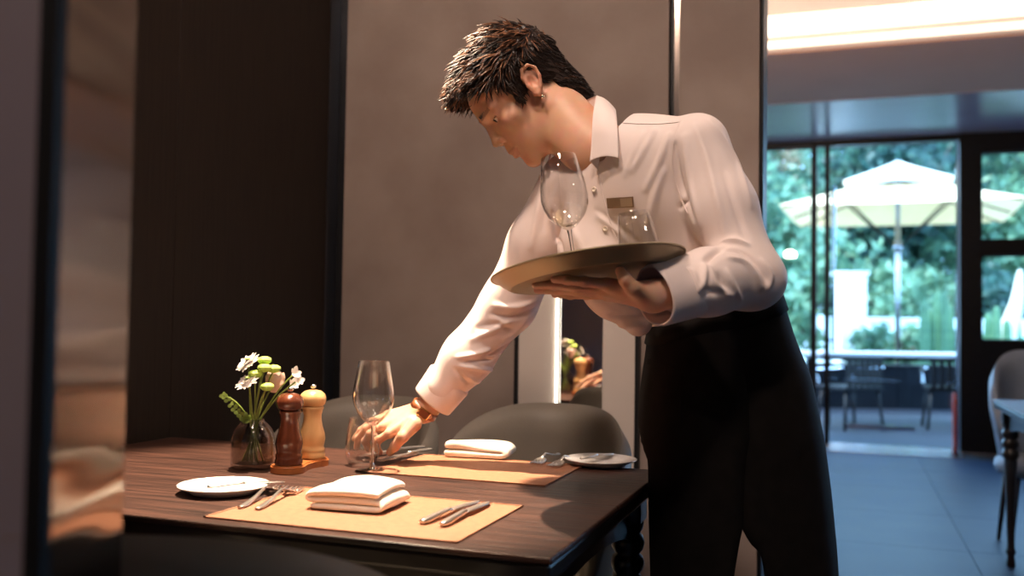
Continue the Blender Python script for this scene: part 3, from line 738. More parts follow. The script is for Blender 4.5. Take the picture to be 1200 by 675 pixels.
# parasol
um = P(1052, 300, 13.3); _d = ray(1052, 300); u = empty('parasol', (um[0], um[1], -.06), math.atan2(_d[1], _d[0])-math.pi/2); tag(u, 'cream square two-tier parasol with grey pole on the terrace', 'parasol')
def canopy(name, hw, ze, zt, mat, hole=0):
    N = 12; mb = MB()
    for s in range(4):
        a = math.pi/2*s; R_ = Matrix.Rotation(a, 3, 'Z'); vs = []
        for i in range(N+1):
            t = i/N; r = hole+(hw-hole)*t; z = zt+(ze-zt)*(t**.92)
            for j in range(N+1):
                x = (2*j/N-1)*r; sag = -.05*(1-(2*j/N-1)**2)*t*hw*.3
                vs.append(tuple(R_ @ Vector((x, -r, z+sag))))
        mb.add(vs, [(i*(N+1)+j, i*(N+1)+j+1, (i+1)*(N+1)+j+1, (i+1)*(N+1)+j) for i in range(N) for j in range(N)])
    return mb.build(name, mat, u)
canopy('canopy', 1.47, 2.74, 3.08, M['canvas'], .55); canopy('vent_canopy', .70, 3.14, 3.50, M['canvas_white'])
tube('pole', [(0, 0, .05), (0, 0, 3.5)], .035, M['steel_trim'], u, 14)
lathe('base', [(0, 0), (.36, 0), (.36, .06), (.06, .09), (.05, .3), (0, .3)], M['black_metal'], u, 28)
lathe('hub', [(.036, 2.2), (.06, 2.2), (.06, 2.34), (.036, 2.34)], M['steel_trim'], u, 16)
for k in range(8):
    a = math.pi/4*k; e = 1.42*(math.sqrt(2) if k % 2 else 1)
    rb = tube('rib', [(.05*math.cos(a), .05*math.sin(a), 3.20), (e*math.cos(a), e*math.sin(a), 2.715)], .012, M['black_metal'], u, 6)
    m_ = .5; tube('strut', [(.05*math.cos(a), .05*math.sin(a), 2.27), (e*m_*math.cos(a), e*m_*math.sin(a), 3.20+(2.715-3.20)*m_)], .010, M['black_metal'], rb, 6)
# white garden structures
def at(px, z): q = P(px, 400, z); return (q[0], q[1], -.08)
wh = empty('white_pillar', at(997, 17), rzc); tag(wh, 'white rendered garden pillar seen through the glass door', 'pillar')
box('shaft', (-.26, -.2, 0), (.22, .2, 2.08), M['white_wall'], wh, bevel=.02); box('coping', (-.29, -.23, 2.08), (.25, .23, 2.14), M['white_wall'], wh)
wf = empty('garden_wall', at(1060, 18.5), rzc); tag(wf, 'low white garden wall behind the terrace plants', 'wall')
for k in range(14): box('block', (-4+.8*k+.01, -.1, 0), (-4+.8*(k+1)-.01, .1, 1.28), M['white_wall'], wf)
box('coping', (-4.05, -.14, 1.28), (7.25, .14, 1.33), M['white_wall'], wf)
sl = empty('folded_parasol', at(1192, 15), rzc); tag(sl, 'white folded parasol leaning beyond the right window', 'parasol')
tube('canopy', smooth_path([(-.30, 0, .5), (-.15, 0, 1.1), (.0, 0, 1.6), (.05, 0, 2.1)], 12), [.20, .19, .17, .16, .14, .13, .12, .10, .09, .07, .05, .02], M['canvas_white'], sl, 12)
tube('pole', [(-.36, 0, 0), (-.28, 0, .6)], .03, M['steel_trim'], sl, 10)
lathe('base', [(0, 0), (.25, 0), (.25, .08), (0, .08)], M['black_metal'], sl, 20).location = (-.36, 0, 0)
# columnar cacti
labs = ('left', 'second', 'third', 'fourth', 'fifth', 'right')
for k, (px, hgt) in enumerate(((1083, 1.55), (1091, 1.45), (1099, 1.75), (1107, 1.7), (1113, 1.5), (1158, 1.4), (1168, 1.5), (1180, 1.3), (1192, 1.45))):
    c = empty('column_cactus', (*at(px, 14.6+.25*(k % 3))[:2], -.08))
    tag(c, ('green columnar plant, %s of the group right of the parasol pole' % ('leftmost', 'second', 'tallest', 'fourth', 'rightmost')[k]) if k < 5 else ('green columnar plant behind the right window, %s of four' % ('leftmost', 'second', 'third', 'rightmost')[k-5]), 'plant', 'columnar plants by the white wall')
    vs, fs = [], []; n_ = 16; prof = [(0, 1), (.3, 1.1), (.7, 1.1), (.93, .9), (.985, .6), (1, .05)]
    for zf_, rf in prof:
        for s in range(n_): r_ = .065*rf*(1 if s % 2 else .78); a = 2*math.pi*s/n_; vs.append((r_*math.cos(a), r_*math.sin(a), zf_*hgt))
    for i in range(len(prof)-1):
        for s in range(n_): fs.append((i*n_+s, i*n_+(s+1) % n_, (i+1)*n_+(s+1) % n_, (i+1)*n_+s))
    fs.append(tuple((len(prof)-1)*n_+s for s in range(n_)))
    pyd('column', vs, fs, M['cactus'], c, False)
# trees and shrubs: each a trunk with branches and its own leaves
def tree(px, z, h, rx, rz_, zc, nl, mat, label, ls=.16, cat='tree', name='garden_tree'):
    p = at(px, z); o = empty(name, p); tag(o, label, cat, 'trees and shrubs in the garden')
    mb = MB(); v, f = tube_data(smooth_path([(0, 0, 0), (.05, .03, zc*.5), (0, 0, zc+rz_*.5)], 8), np.linspace(.16 if h > 3 else .05, .04, 8), 8); mb.add(v, f)
    for k in range(7):
        a = random.uniform(0, 6.28); v, f = tube_data(smooth_path([(0, 0, zc*.6+k*.1*rz_), (rx*.4*math.cos(a), rx*.4*math.sin(a), zc+.1*rz_), (rx*.75*math.cos(a), rx*.75*math.sin(a), zc+random.uniform(-.3, .6)*rz_)], 6), np.linspace(.06, .015, 6), 6); mb.add(v, f)
    mb.build('trunk', M['bark'], o)
    # clumped leaves
    ncl = 26; cc = RNG.normal(size=(ncl, 3)); cc /= np.linalg.norm(cc, axis=1)[:, None]; cc *= (RNG.random((ncl, 1))**.45)*.85
    idx = RNG.integers(0, ncl, nl); q = RNG.normal(size=(nl, 3)); q /= np.linalg.norm(q, axis=1)[:, None]; q *= (RNG.random((nl, 1))**.4)*.36
    c = (cc[idx]+q)*np.array([rx, rx, rz_])+np.array([0, 0, zc])
    c[:, 2] = np.maximum(c[:, 2], .05)
    a = RNG.normal(size=(nl, 3)); a /= np.linalg.norm(a, axis=1)[:, None]; b = np.cross(a, RNG.normal(size=(nl, 3))); b /= np.linalg.norm(b, axis=1)[:, None]
    s = (ls*(.6+.8*RNG.random((nl, 1))))
    V = np.stack([c-a*s, c+b*s*.45, c+a*s, c-b*s*.45], 1).reshape(-1, 3)
    me = bpy.data.meshes.new('foliage'); me.vertices.add(4*nl); me.vertices.foreach_set('co', V.astype(np.float32).ravel())
    me.loops.add(4*nl); me.loops.foreach_set('vertex_index', np.arange(4*nl, dtype=np.int32)); me.polygons.add(nl)
    me.polygons.foreach_set('loop_start', np.arange(0, 4*nl, 4, dtype=np.int32)); me.update(calc_edges=True); me.validate()
    mobj('foliage', me, mat, o)
tree(900, 22, 7, 2.6, 2.8, 3.4, 5000, M['foliage2'], 'light green tree behind the left fixed pane')
tree(845, 22.5, 8, 2.7, 3.0, 3.8, 4500, M['foliage1'], 'mid green tree at the left edge of the glass, beside the partition')
tree(975, 25, 8, 2.8, 3.2, 4.2, 5500, M['foliage1'], 'mid green tree behind the white pillar')
tree(1050, 23, 8, 2.6, 3.0, 4.0, 5500, M['foliage3'], 'dark blue-green tree directly behind the parasol')
tree(1125, 24, 8, 2.8, 3.2, 4.2, 5500, M['foliage1'], 'mid green tree behind the black door column')
tree(1200, 23, 8, 2.6, 3.0, 3.8, 5000, M['foliage2'], 'light green tree behind the right window')
tree(1000, 30, 10, 4.2, 4.2, 6.0, 6000, M['foliage3'], 'tall dark tree far behind, left of the parasol')
tree(1130, 31, 10, 4.5, 4.2, 6.0, 6000, M['foliage3'], 'tall dark tree far behind, right of the parasol')
for k, (px, z, r, m, lab) in enumerate(((905, 15.4, .8, 'foliage2', 'leafy shrub low behind the left fixed pane'), (1030, 20, 1.0, 'foliage2', 'bright shrub left of the parasol pole above the white wall'), (1085, 20.5, 1.1, 'foliage2', 'bright shrub right of the parasol pole above the white wall'), (1165, 19.6, 1.0, 'foliage3', 'dark shrub behind the right window above the white wall'))):
    tree(px, z, 2, r, .8, 1.1 if k == 0 else 1.7, 2200, M[m], lab, .10, 'shrub', 'garden_shrub')
for k, (px, z, r, m, lab) in enumerate(((1022, 16.2, .42, 'foliage1', 'small dark bush just right of the white pillar'), (1066, 16.0, .40, 'foliage2', 'small bush just right of the parasol pole'), (1045, 17.2, .32, 'foliage2', 'small bush just left of the parasol pole'), (1132, 16.4, .45, 'foliage3', 'small dark bush behind the door column'), (1176, 16.6, .42, 'foliage2', 'small bush low behind the right window'))):
    tree(px, z, 1, r, .5, .75, 900, M[m], lab, .08, 'shrub', 'garden_shrub')
# ------------------------------------------------------------------ signed-distance modelling for the waiter
def nrm(v): v = np.array(v, float); return v/np.linalg.norm(v)
def smin(a, b, k): 
    h = np.clip(.5+.5*(b-a)/k, 0, 1); return b*(1-h)+a*h-k*h*(1-h)
def smax(a, b, k): return -smin(-a, -b, k)
def capsule(p, a, b, ra, rb):
    a = np.array(a, np.float32); ba = np.array(b, np.float32)-a; pa = p-a
    t = np.clip(pa@ba/max(1e-9, float(ba@ba)), 0, 1); return np.linalg.norm(pa-t[:, None]*ba, axis=1)-(ra+(rb-ra)*t)
def chain(p, pts, rs, k=.006):
    d = None
    for i in range(len(pts)-1):
        c = capsule(p, pts[i], pts[i+1], rs[i], rs[i+1]); d = c if d is None else np.minimum(d, c) if k == 0 else smin(d, c, k)
    return d
def ellipsoid(p, c, r, A=None):
    q = p-np.array(c, np.float32)
    if A is not None: q = q@np.array(A, np.float32).T
    r = np.array(r, np.float32); k0 = np.linalg.norm(q/r, axis=1); k1 = np.linalg.norm(q/(r*r), axis=1)+1e-9
    return k0*(k0-1)/k1
def surface(f, lo, hi, h):
    lo = np.array(lo, float); hi = np.array(hi, float); B = 4
    nb = np.ceil((hi-lo)/(B*h)).astype(int)
    ax = [lo[i]+(np.arange(nb[i])+.5)*B*h for i in range(3)]
    g = np.stack(np.meshgrid(*ax, indexing='ij'), -1).reshape(-1, 3).astype(np.float32)
    dc = f(g).reshape(nb); act = np.abs(dc) < B*h*2.0
    nf = nb*B+1
    D = np.full(nf, 1.0, np.float32)
    D[:-1, :-1, :-1] = np.repeat(np.repeat(np.repeat(dc, B, 0), B, 1), B, 2)
    m = np.zeros(nf, bool); bi = np.argwhere(act)
    mm = np.repeat(np.repeat(np.repeat(act, B, 0), B, 1), B, 2)
    m[:-1, :-1, :-1] |= mm; m[1:, :-1, :-1] |= mm; m[:-1, 1:, :-1] |= mm; m[:-1, :-1, 1:] |= mm; m[1:, 1:, :-1] |= mm; m[1:, :-1, 1:] |= mm; m[:-1, 1:, 1:] |= mm; m[1:, 1:, 1:] |= mm
    ii = np.argwhere(m); pts = (lo+ii*h).astype(np.float32); out = np.empty(len(pts), np.float32)
    for s in range(0, len(pts), 200000): out[s:s+200000] = f(pts[s:s+200000])
    D[m] = out
    sg = D < 0
    c = np.zeros(np.array(D.shape)-1, np.int8)
    for dx in (0, 1):
        for dy in (0, 1):
            for dz in (0, 1): c += sg[dx:D.shape[0]-1+dx, dy:D.shape[1]-1+dy, dz:D.shape[2]-1+dz]
    cell = (c > 0) & (c < 8); ci = np.argwhere(cell); idx = -np.ones(cell.shape, np.int32); idx[cell] = np.arange(len(ci))
    acc = np.zeros((len(ci), 3)); cnt = np.zeros(len(ci))
    cor = [(0, 0, 0), (1, 0, 0), (0, 1, 0), (1, 1, 0), (0, 0, 1), (1, 0, 1), (0, 1, 1), (1, 1, 1)]
    cv = [D[ci[:, 0]+a, ci[:, 1]+b, ci[:, 2]+e] for a, b, e in cor]
    for a in range(8):
        for b in range(a+1, 8):
            if sum(abs(cor[a][k]-cor[b][k]) for k in range(3)) != 1: continue
            va, vb = cv[a], cv[b]; x = (va < 0) != (vb < 0); t = np.where(x, va/np.where(x, va-vb, 1), 0)
            pt = np.array(cor[a])+t[:, None]*(np.array(cor[b])-np.array(cor[a])); acc[x] += pt[x]; cnt[x] += 1
    V = lo+(ci+acc/np.maximum(cnt, 1)[:, None])*h
    faces = []
    for axn in range(3):
        o1, o2 = [(1, 2), (2, 0), (0, 1)][axn]
        sl0 = [slice(None)]*3; sl1 = [slice(None)]*3; sl0[axn] = slice(0, -1); sl1[axn] = slice(1, None)
        s0, s1 = sg[tuple(sl0)], sg[tuple(sl1)]; e = np.argwhere(s0 != s1); fl_ = s0[tuple(e.T)]
        ok = (e[:, o1] > 0) & (e[:, o2] > 0) & (e[:, o1] < cell.shape[o1]) & (e[:, o2] < cell.shape[o2]); e = e[ok]; fl_ = fl_[ok]
        q = []
        for a, b in ((1, 1), (0, 1), (0, 0), (1, 0)):
            k = e.copy(); k[:, o1] -= a; k[:, o2] -= b; q.append(idx[tuple(k.T)])
        q = np.stack(q, 1); q[~fl_] = q[~fl_][:, ::-1]; faces.append(q)
    F_ = np.concatenate(faces); F_ = F_[(F_ >= 0).all(1)]
    return V, F_
def relax(V, F_, it=2, lam=.5):
    V = V.copy(); n_ = len(V)
    for _ in range(it):
        s = np.zeros_like(V); c = np.zeros(n_)
        for a, b in ((0, 1), (1, 2), (2, 3), (3, 0)):
            np.add.at(s, F_[:, a], V[F_[:, b]]); np.add.at(s, F_[:, b], V[F_[:, a]]); np.add.at(c, F_[:, a], 1); np.add.at(c, F_[:, b], 1)
        V += lam*(s/np.maximum(c, 1)[:, None]-V)
    return V
def npmesh(name, V, F_, mat, parent=None):
    me = bpy.data.meshes.new(name); nv, nf = len(V), len(F_)
    me.vertices.add(nv); me.vertices.foreach_set('co', np.asarray(V, np.float32).ravel())
    me.loops.add(4*nf); me.loops.foreach_set('vertex_index', np.asarray(F_, np.int32).ravel()); me.polygons.add(nf)
    me.polygons.foreach_set('loop_start', np.arange(0, 4*nf, 4, dtype=np.int32)); me.update(calc_edges=True)
    me.polygons.foreach_set('use_smooth', np.ones(nf, bool)); return mobj(name, me, mat, parent)
def raycast_fn(o):
    me = o.data; bv = BVHTree.FromPolygons([v.co[:] for v in me.vertices], [p.vertices[:] for p in me.polygons])
    def fn(px, py):
        d = Vector(ray(px, py)).normalized(); h = bv.ray_cast(Vector(CAM), d); return (None, None) if h[0] is None else (np.array(h[0]), np.array(h[1]))
    return fn
# ---- joints: a pixel for the direction, a depth for the distance
J = dict(
 hip=P(868, 400, 1.98), waist=P(842, 345, 1.965), neck=P(716, 160, 1.95),
 shN=P(818, 172, 1.83), elN=P(876, 318, 1.755), wrN=P(768, 347, 1.62),
 shF=P(668, 214, 2.05), elF=P(596, 356, 2.13), wrF=P(500, 480, 2.16))
FOOTZ = 0.0
def perp(v, a): v = np.array(v)-a*np.dot(v, a); return v/np.linalg.norm(v)
spine = nrm(J['neck']-J['hip'])
lat = perp(J['shN']-J['shF'], spine); front = np.cross(lat, spine)
if np.dot(front, -CR) < 0: front = -front
TA = np.array([lat, front, spine])
# ---- head frame
th = math.radians(50)
hf = -math.cos(th)*CR-math.sin(th)*CU; hf = nrm(hf-.10*CF); hu = -math.sin(th)*CR+math.cos(th)*CU; hu = perp(hu, hf); hl = np.cross(hu, hf)   # fwd, up, his left
if np.dot(hl, CF) > 0: hl = -hl
HS = 1.07; HC = P(621, 104, 1.95-.0)+.072*HS*CF*1.0
HM = np.array([hf, hl, hu])
def to_head(p): return ((p-HC.astype(np.float32))@HM.T.astype(np.float32))/HS
def from_head(q): return HC+HS*(np.array(q)@HM)
NB = J['neck']+front*.005; NK = P(699, 174, 1.95)
def sdf_headl(q):
    q = q.astype(np.float32).copy(); ys = q[:, 1].copy(); q[:, 1] = np.abs(q[:, 1])      # symmetric
    d = ellipsoid(q, (-.005, 0, .045), (.098, .075, .088))
    d = smin(d, ellipsoid(q, (.035, 0, .048), (.064, .062, .060)), .02)
    d = smin(d, ellipsoid(q, (.049, 0, -.018), (.056, .056, .070)), .02)
    d = smin(d, ellipsoid(q, (.060, 0, -.058), (.047, .042, .040)), .018)
    d = smin(d, capsule(q, (.006, .054, -.040), (.086, .012, -.090), .015, .014), .022)
    d = smin(d, capsule(q, (.095, 0, -.087), (.094, .007, -.089), .0140, .0130), .012)
    d = smin(d, ellipsoid(q, (.066, .045, -.006), (.022, .020, .018)), .014)
    d = smin(d, capsule(q, (.095, .010, .038), (.076, .046, .037), .0085, .0085), .012)
    d = smax(d, -ellipsoid(q, (.103, .034, .018), (.016, .016, .0105)), .010)          # eye hollow
    d = smin(d, ellipsoid(q, (.0810, .0325, .0180), (.0118, .0145, .0125)), .004)      # lid bulge
    d = smax(d, -ellipsoid(q, (.0950, .0350, .0150), (.0100, .0135, .0042)), .0016)     # lid slit
    d = smin(d, capsule(q, (.099, 0, .028), (.1130, 0, -.007), .0066, .0088), .009)    # nose
    d = smin(d, ellipsoid(q, (.1155, 0, -.0110), (.0102, .0100, .0086)), .004)
    d = smin(d, ellipsoid(q, (.1060, .0115, -.0165), (.0100, .0070, .0075)), .004)
    d = smax(d, -ellipsoid(q, (.1085, .0074, -.0245), (.0048, .0032, .0042)), .002)
    d = smin(d, capsule(q, (.105, 0, -.029), (.1100, 0, -.040), .006, .006), .008)     # philtrum
    d = smin(d, capsule(q, (.1125, 0, -.0455), (.0975, .021, -.0500), .0052, .0028), .004)
    d = smin(d, capsule(q, (.1105, 0, -.0575), (.0965, .019, -.0525), .0060, .0030), .004)
    d = smax(d, -capsule(q, (.1195, 0, -.0515), (.0995, .0240, -.0510), .0016, .0012), .002)
    ct, st_ = math.cos(.36), math.sin(.36); qx, qz = q[:, 0]+.004, q[:, 2]-.004
    q = np.stack([ct*qx+st_*qz-.004, q[:, 1], -st_*qx+ct*qz+.004-.003], 1)
    # ear
    e = ellipsoid(q, (-.006, .0775, .004), (.0165, .0055, .030), np.array([[.97, .22, .10], [-.22, .97, 0], [-.10, -.0, .99]]))
    rim = chain(q, [(.006, .0775, -.002), (.010, .081, .016), (.004, .085, .030), (-.010, .087, .033), (-.0205, .087, .022), (-.021, .086, .004), (-.014, .083, -.014), (-.004, .079, -.025), (.003, .077, -.022)], [.003, .0035, .0036, .0036, .0036, .0036, .0040, .0055, .004], .002)
    e = smin(e, rim, .0035)
    e = smax(e, -ellipsoid(q, (-.004, .0865, .002), (.0092, .0085, .014)), .003)
    e = smax(e, -ellipsoid(q, (-.009, .0895, .021), (.0080, .0070, .0080)), .003)
    e = smin(e, ellipsoid(q, (.0075, .080, -.003), (.0035, .0035, .0055)), .003)
    return smin(d, e, .005)
nkA = from_head((-.022, 0, -.025)); nkF = from_head((.020, 0, -.055))
def sdf_head(p):
    d = sdf_headl(to_head(p))*HS
    n_ = capsule(p, nkA, NK, .057, .055); n_ = smin(n_, capsule(p, nkF, NK+front*.02-spine*.01, .043, .047), .03)
    d = smin(d, n_, .022)
    t_ = capsule(p, NK, NB-spine*.07, .055, .06); return smin(d, t_, .03)
V1_, F1_ = surface(sdf_head, HC-np.array([.24, .24, .30]), HC+np.array([.30, .24, .24]), .0024)
V1_ = relax(V1_, F1_, 1, .4)
# ---- hands
def hand_sdf(p, W, mcps, fingers, thumb, palmr=.0135, bk=None):
    d = None
    for m in mcps:
        c = capsule(p, W+(m-W)*.12, m, .0175, palmr*.86); d = c if d is None else smin(d, c, .016)
    for i, f in enumerate(fingers):
        r0 = [.0094, .0098, .0093, .0082][i]; rs = np.linspace(r0*1.02, r0*.78, len(f)); c = chain(p, f, rs, .003)
        for kn in f[1:-1]: c = smin(c, np.linalg.norm(p-np.array(kn, np.float32), axis=1)-r0*.95, .004)
        d = smin(d, c, .0035)
    d = smin(d, chain(p, thumb, [.0165, .0125, .0108, .0088][-len(thumb):] if len(thumb) <= 4 else None, .006), .010)
    return d
# far (right) hand: reaches down to the cutlery, back of hand up
wF = J['wrF']
mF = [P(456, 508, 2.115), P(449, 500, 2.14), P(449, 492, 2.165), P(455, 486, 2.19)]
fF = [[mF[0], P(443, 516, 2.125), P(441, 524, 2.15), P(445, 530, 2.165)],
      [mF[1], P(434, 508, 2.15), P(428, 517, 2.17), P(431, 526, 2.185)],
      [mF[2], P(430, 502, 2.18), P(420, 513, 2.20), P(418, 524, 2.215)],
      [mF[3], P(435, 494, 2.21), P(423, 504, 2.225), P(415, 514, 2.235)]]
tF = [P(486, 497, 2.12), P(472, 512, 2.10), P(463, 523, 2.115), P(457, 530, 2.135)]
fa_dir = nrm(J['wrF']-J['elF'])
def sdf_handF(p):
    d = hand_sdf(p, wF, mF, fF, tF); a = capsule(p, wF-fa_dir*.10, wF, .033, .0275); return smin(d, a, .018)
V2_, F2_ = surface(sdf_handF, np.minimum.reduce([wF]+fF[3]+tF)-.14, np.maximum.reduce([wF]+fF[3]+tF)+.14, .0022)
# near (left) hand under the tray, palm up
wN = J['wrN']
TC = P(691, 327, 1.70)                                   # tray centre
TN = nrm(_z + math.tan(math.radians(6.5))*_fh - math.tan(math.radians(9.0))*_rh)
def under(px, py, gap):                                   # point below the tray's flat base by gap along the view ray
    d = ray(px, py); t = np.dot(TC-TN*gap-CAM, TN)/np.dot(d, TN); return CAM+d*t
def mixz(px, py, z): return P(px, py, z)
mN = [P(712, 333, 1.600), P(707, 339, 1.625), P(706, 343, 1.65), P(712, 346, 1.672)]
fN = [[mN[0], P(685, 330, 1.595), P(665, 328, 1.605), P(650, 327, 1.615)],
      [mN[1], P(675, 336, 1.63), P(650, 334, 1.645), P(628, 334, 1.655)],
      [mN[2], P(676, 341, 1.66), P(652, 340, 1.68), P(630, 340, 1.69)],
      [mN[3], P(688, 346, 1.69), P(668, 346, 1.70), P(650, 345, 1.71)]]
tN = [P(752, 343, 1.600), P(741, 337, 1.580), P(733, 328, 1.575), P(727, 318, 1.585)]
fn_dir = nrm(J['wrN']-J['elN'])
def sdf_handN(p):
    d = hand_sdf(p, wN, mN, fN, tN); a = capsule(p, wN-fn_dir*.10, wN, .034, .0275); return smin(d, a, .018)
allN = np.array(sum(fN, [])+tN+[wN])
V3_, F3_ = surface(sdf_handN, allN.min(0)-.12, allN.max(0)+.12, .0022)
# ---- hidden body under the clothes (joins head, arms and legs into one figure)
hipN = P(897, 430, 1.92)-_z*.02; hipF = P(818, 430, 2.05)-_z*.02
kneeN = np.array([*(P(936, 675, 1.92)[:2]), .50]); kneeF = np.array([*(P(806, 675, 2.04)[:2]), .50])
ankN = np.array([*(P(952, 675, 1.94)[:2]), .09]); ankF = np.array([*(P(812, 675, 2.06)[:2]), .09])
bdir = nrm(np.array([-1, -.12, 0])); toeN = ankN+bdir*.17-_z*.055; toeF = ankF+bdir*.17-_z*.055
def sdf_body(p):
    d = ellipsoid(p, J['neck']*.60+J['hip']*.40, (.12, .075, .18), TA)
    d = smin(d, ellipsoid(p, P(845, 410, 1.98), (.09, .06, .10), TA), .04)
    d = smin(d, capsule(p, J['shN']-spine*.03, J['shF']-spine*.03, .035, .035), .03); d = smin(d, capsule(p, NK-spine*.03, J['neck']-spine*.15, .04, .07), .03)
    for a, b, c in (('shN', 'elN', 'wrN'), ('shF', 'elF', 'wrF')):
        d = smin(d, chain(p, [J[a], J[b], J[c]], [.042, .034, .024], .01), .02)
    for h_, k_, a_ in ((hipN, kneeN, ankN), (hipF, kneeF, ankF)): d = smin(d, chain(p, [h_, k_, a_], [.07, .05, .034], .02), .03)
    return d
bl = np.min([J[k] for k in J]+[ankN, ankF], axis=0)-.2; bh = np.max([J[k] for k in J]+[ankN, ankF], axis=0)+.2
V0_, F0_ = surface(sdf_body, bl, bh, .010)
Vb = np.concatenate([V0_, V1_, V2_, V3_]); o1, o2, o3 = len(V0_), len(V0_)+len(V1_), len(V0_)+len(V1_)+len(V2_)
Fb = np.concatenate([F0_, F1_+o1, F2_+o2, F3_+o3])
waiter = empty('person', (float(ankN[0]+ankF[0])/2, float(ankN[1]+ankF[1])/2, 0)); tag(waiter, 'waiter in pale shirt and black apron leaning over the table with a tray', 'person')
WO = np.array([*waiter.location])
def wchild(o): o.location = tuple(-WO); return o
body = wchild(npmesh('body', Vb, Fb, M['skin'], waiter)); body['label'] = 'bare face, neck and hands'
tone = np.tile(np.array([.68, .385, .25, 1.0]), (len(Vb), 1))
q = to_head(V1_.astype(np.float32)); ht = tone[o1:o2]
def paint(mask, col, w=1): ht[mask, :3] = ht[mask, :3]*(1-w)+np.array(col)*w
ya = np.abs(q[:, 1])
lip = (q[:, 0] > .094) & (q[:, 2] < -.0420) & (q[:, 2] > -.0625) & (ya < .022-(np.abs(q[:, 2]+.0515)*.6)); paint(lip, (.52, .20, .16), .5)
paint((ya > .062) & (q[:, 2] > -.03), (.62, .28, .17), .5)
browl = (np.abs(q[:, 2]-(.0405-.10*np.maximum(0, ya-.030))) < .0040) & (ya > .013) & (ya < .050) & (q[:, 0] > .06); paint(browl, (.06, .03, .02), .55)
lash = (np.abs(q[:, 2]-.0190) < .0014) & (ya > .022) & (ya < .046) & (q[:, 0] > .075); paint(lash, (.03, .015, .01), .8)
tone[o1:o2] = ht; tone[o2:] = np.array([.70, .40, .27, 1])
at_ = body.data.attributes.new('tone', 'FLOAT_COLOR', 'POINT'); at_.data.foreach_set('color', tone.astype(np.float32).ravel())
# eyes
M['eye_white'] = pm('eye_white', (.75, .70, .66), .15); M['iris'] = pm('iris', (.02, .010, .006), .1)
for s in (1, -1):
    e = lathe('eye', [(.0108*math.sin(math.pi*i/12), -.0108*math.cos(math.pi*i/12)) for i in range(13)], M['eye_white'], waiter, 20)
    c = from_head((.0822, s*.0330, .0165)); e.location = tuple(c-WO)
    ir = lathe('iris', [(.0, .0112), (.003, .0110), (.0052, .0100), (.0058, .0092)], M['iris'], e, 18); ir.rotation_euler = Vector(hf-.15*hu).to_track_quat('Z', 'Y').to_euler()
M['stud'] = pm('stud', (.8, .8, .8), .1, metal=1)
es = lathe('earring', [(.0038*math.sin(math.pi*i/8), -.0038*math.cos(math.pi*i/8)) for i in range(9)], M['stud'], waiter, 14); es.location = tuple(from_head((.0065, .083, -.030))-WO)
# ---- hair
def hair_sdf(p):
    q = to_head(p); z = q[:, 2]; x = q[:, 0]; ya = np.abs(q[:, 1])
    d = ellipsoid(q, (-.006, 0, .048), (.101, .081, .092))
    d = smin(d, ellipsoid(q, (-.034, 0, .068), (.072, .070, .074)), .03)
    d = smin(d, ellipsoid(q, (.044, 0, .101), (.054, .056, .034)), .03)
    d = smin(d, ellipsoid(q, (-.052, 0, -.030), (.046, .058, .085)), .03)
    d = smin(d, capsule(q*np.array([1, 0, 1], np.float32)+np.stack([0*ya, ya, 0*ya], 1), (.030, .066, .030), (.036, .064, .0), .012, .009), .006)
    xf = np.interp(z, [-.12, -.075, -.02, -.012, -.004, .028, .0525, .0755, .085, .094, .102, .110], [-.034, -.028, -.040, -.036, .042, .038, .047, .058, .066, .080, .098, .14])
    d = smax(d, (x-xf)*.7, .005)
    low = -(z+.073-(x+.027)*.74); d = smax(d, np.where(x < -.01, low*.75, -1), .006)
    d = smax(d, np.where((x > -.02) & (x < .06), -(z+.006+.25*(x-.04)), -1)*.8, .004)
    qs = q.copy(); qs[:, 1] = ya
    d = smax(d, -ellipsoid(qs, (-.004, .092, -.004), (.022, .032, .038)), .004)
    n_ = .0022*np.sin(x*260+z*90+q[:, 1]*140)+.0016*np.sin(x*420-z*330+q[:, 1]*60); d = d+n_*np.clip((z-.01)/.05, .2, 1)
    return d*HS
V4_, F4_ = surface(hair_sdf, HC-.26, HC+.26, .0034)
hair = wchild(npmesh('hair', V4_, F4_, M['hair'], waiter)); hair['label'] = 'short tousled dark brown hair'
qv = to_head(V4_.astype(np.float32))
me_n = np.zeros((len(V4_), 3)); hair.data.vertices.foreach_get('normal', (nb_ := np.zeros(len(V4_)*3))); me_n = nb_.reshape(-1, 3)@HM.T
mbs = {'hair': MB(), 'hair_lit': MB()}
cand = np.where((qv[:, 2] > -.10))[0]; rs_ = np.random.default_rng(3); pick = rs_.choice(cand, 9500)
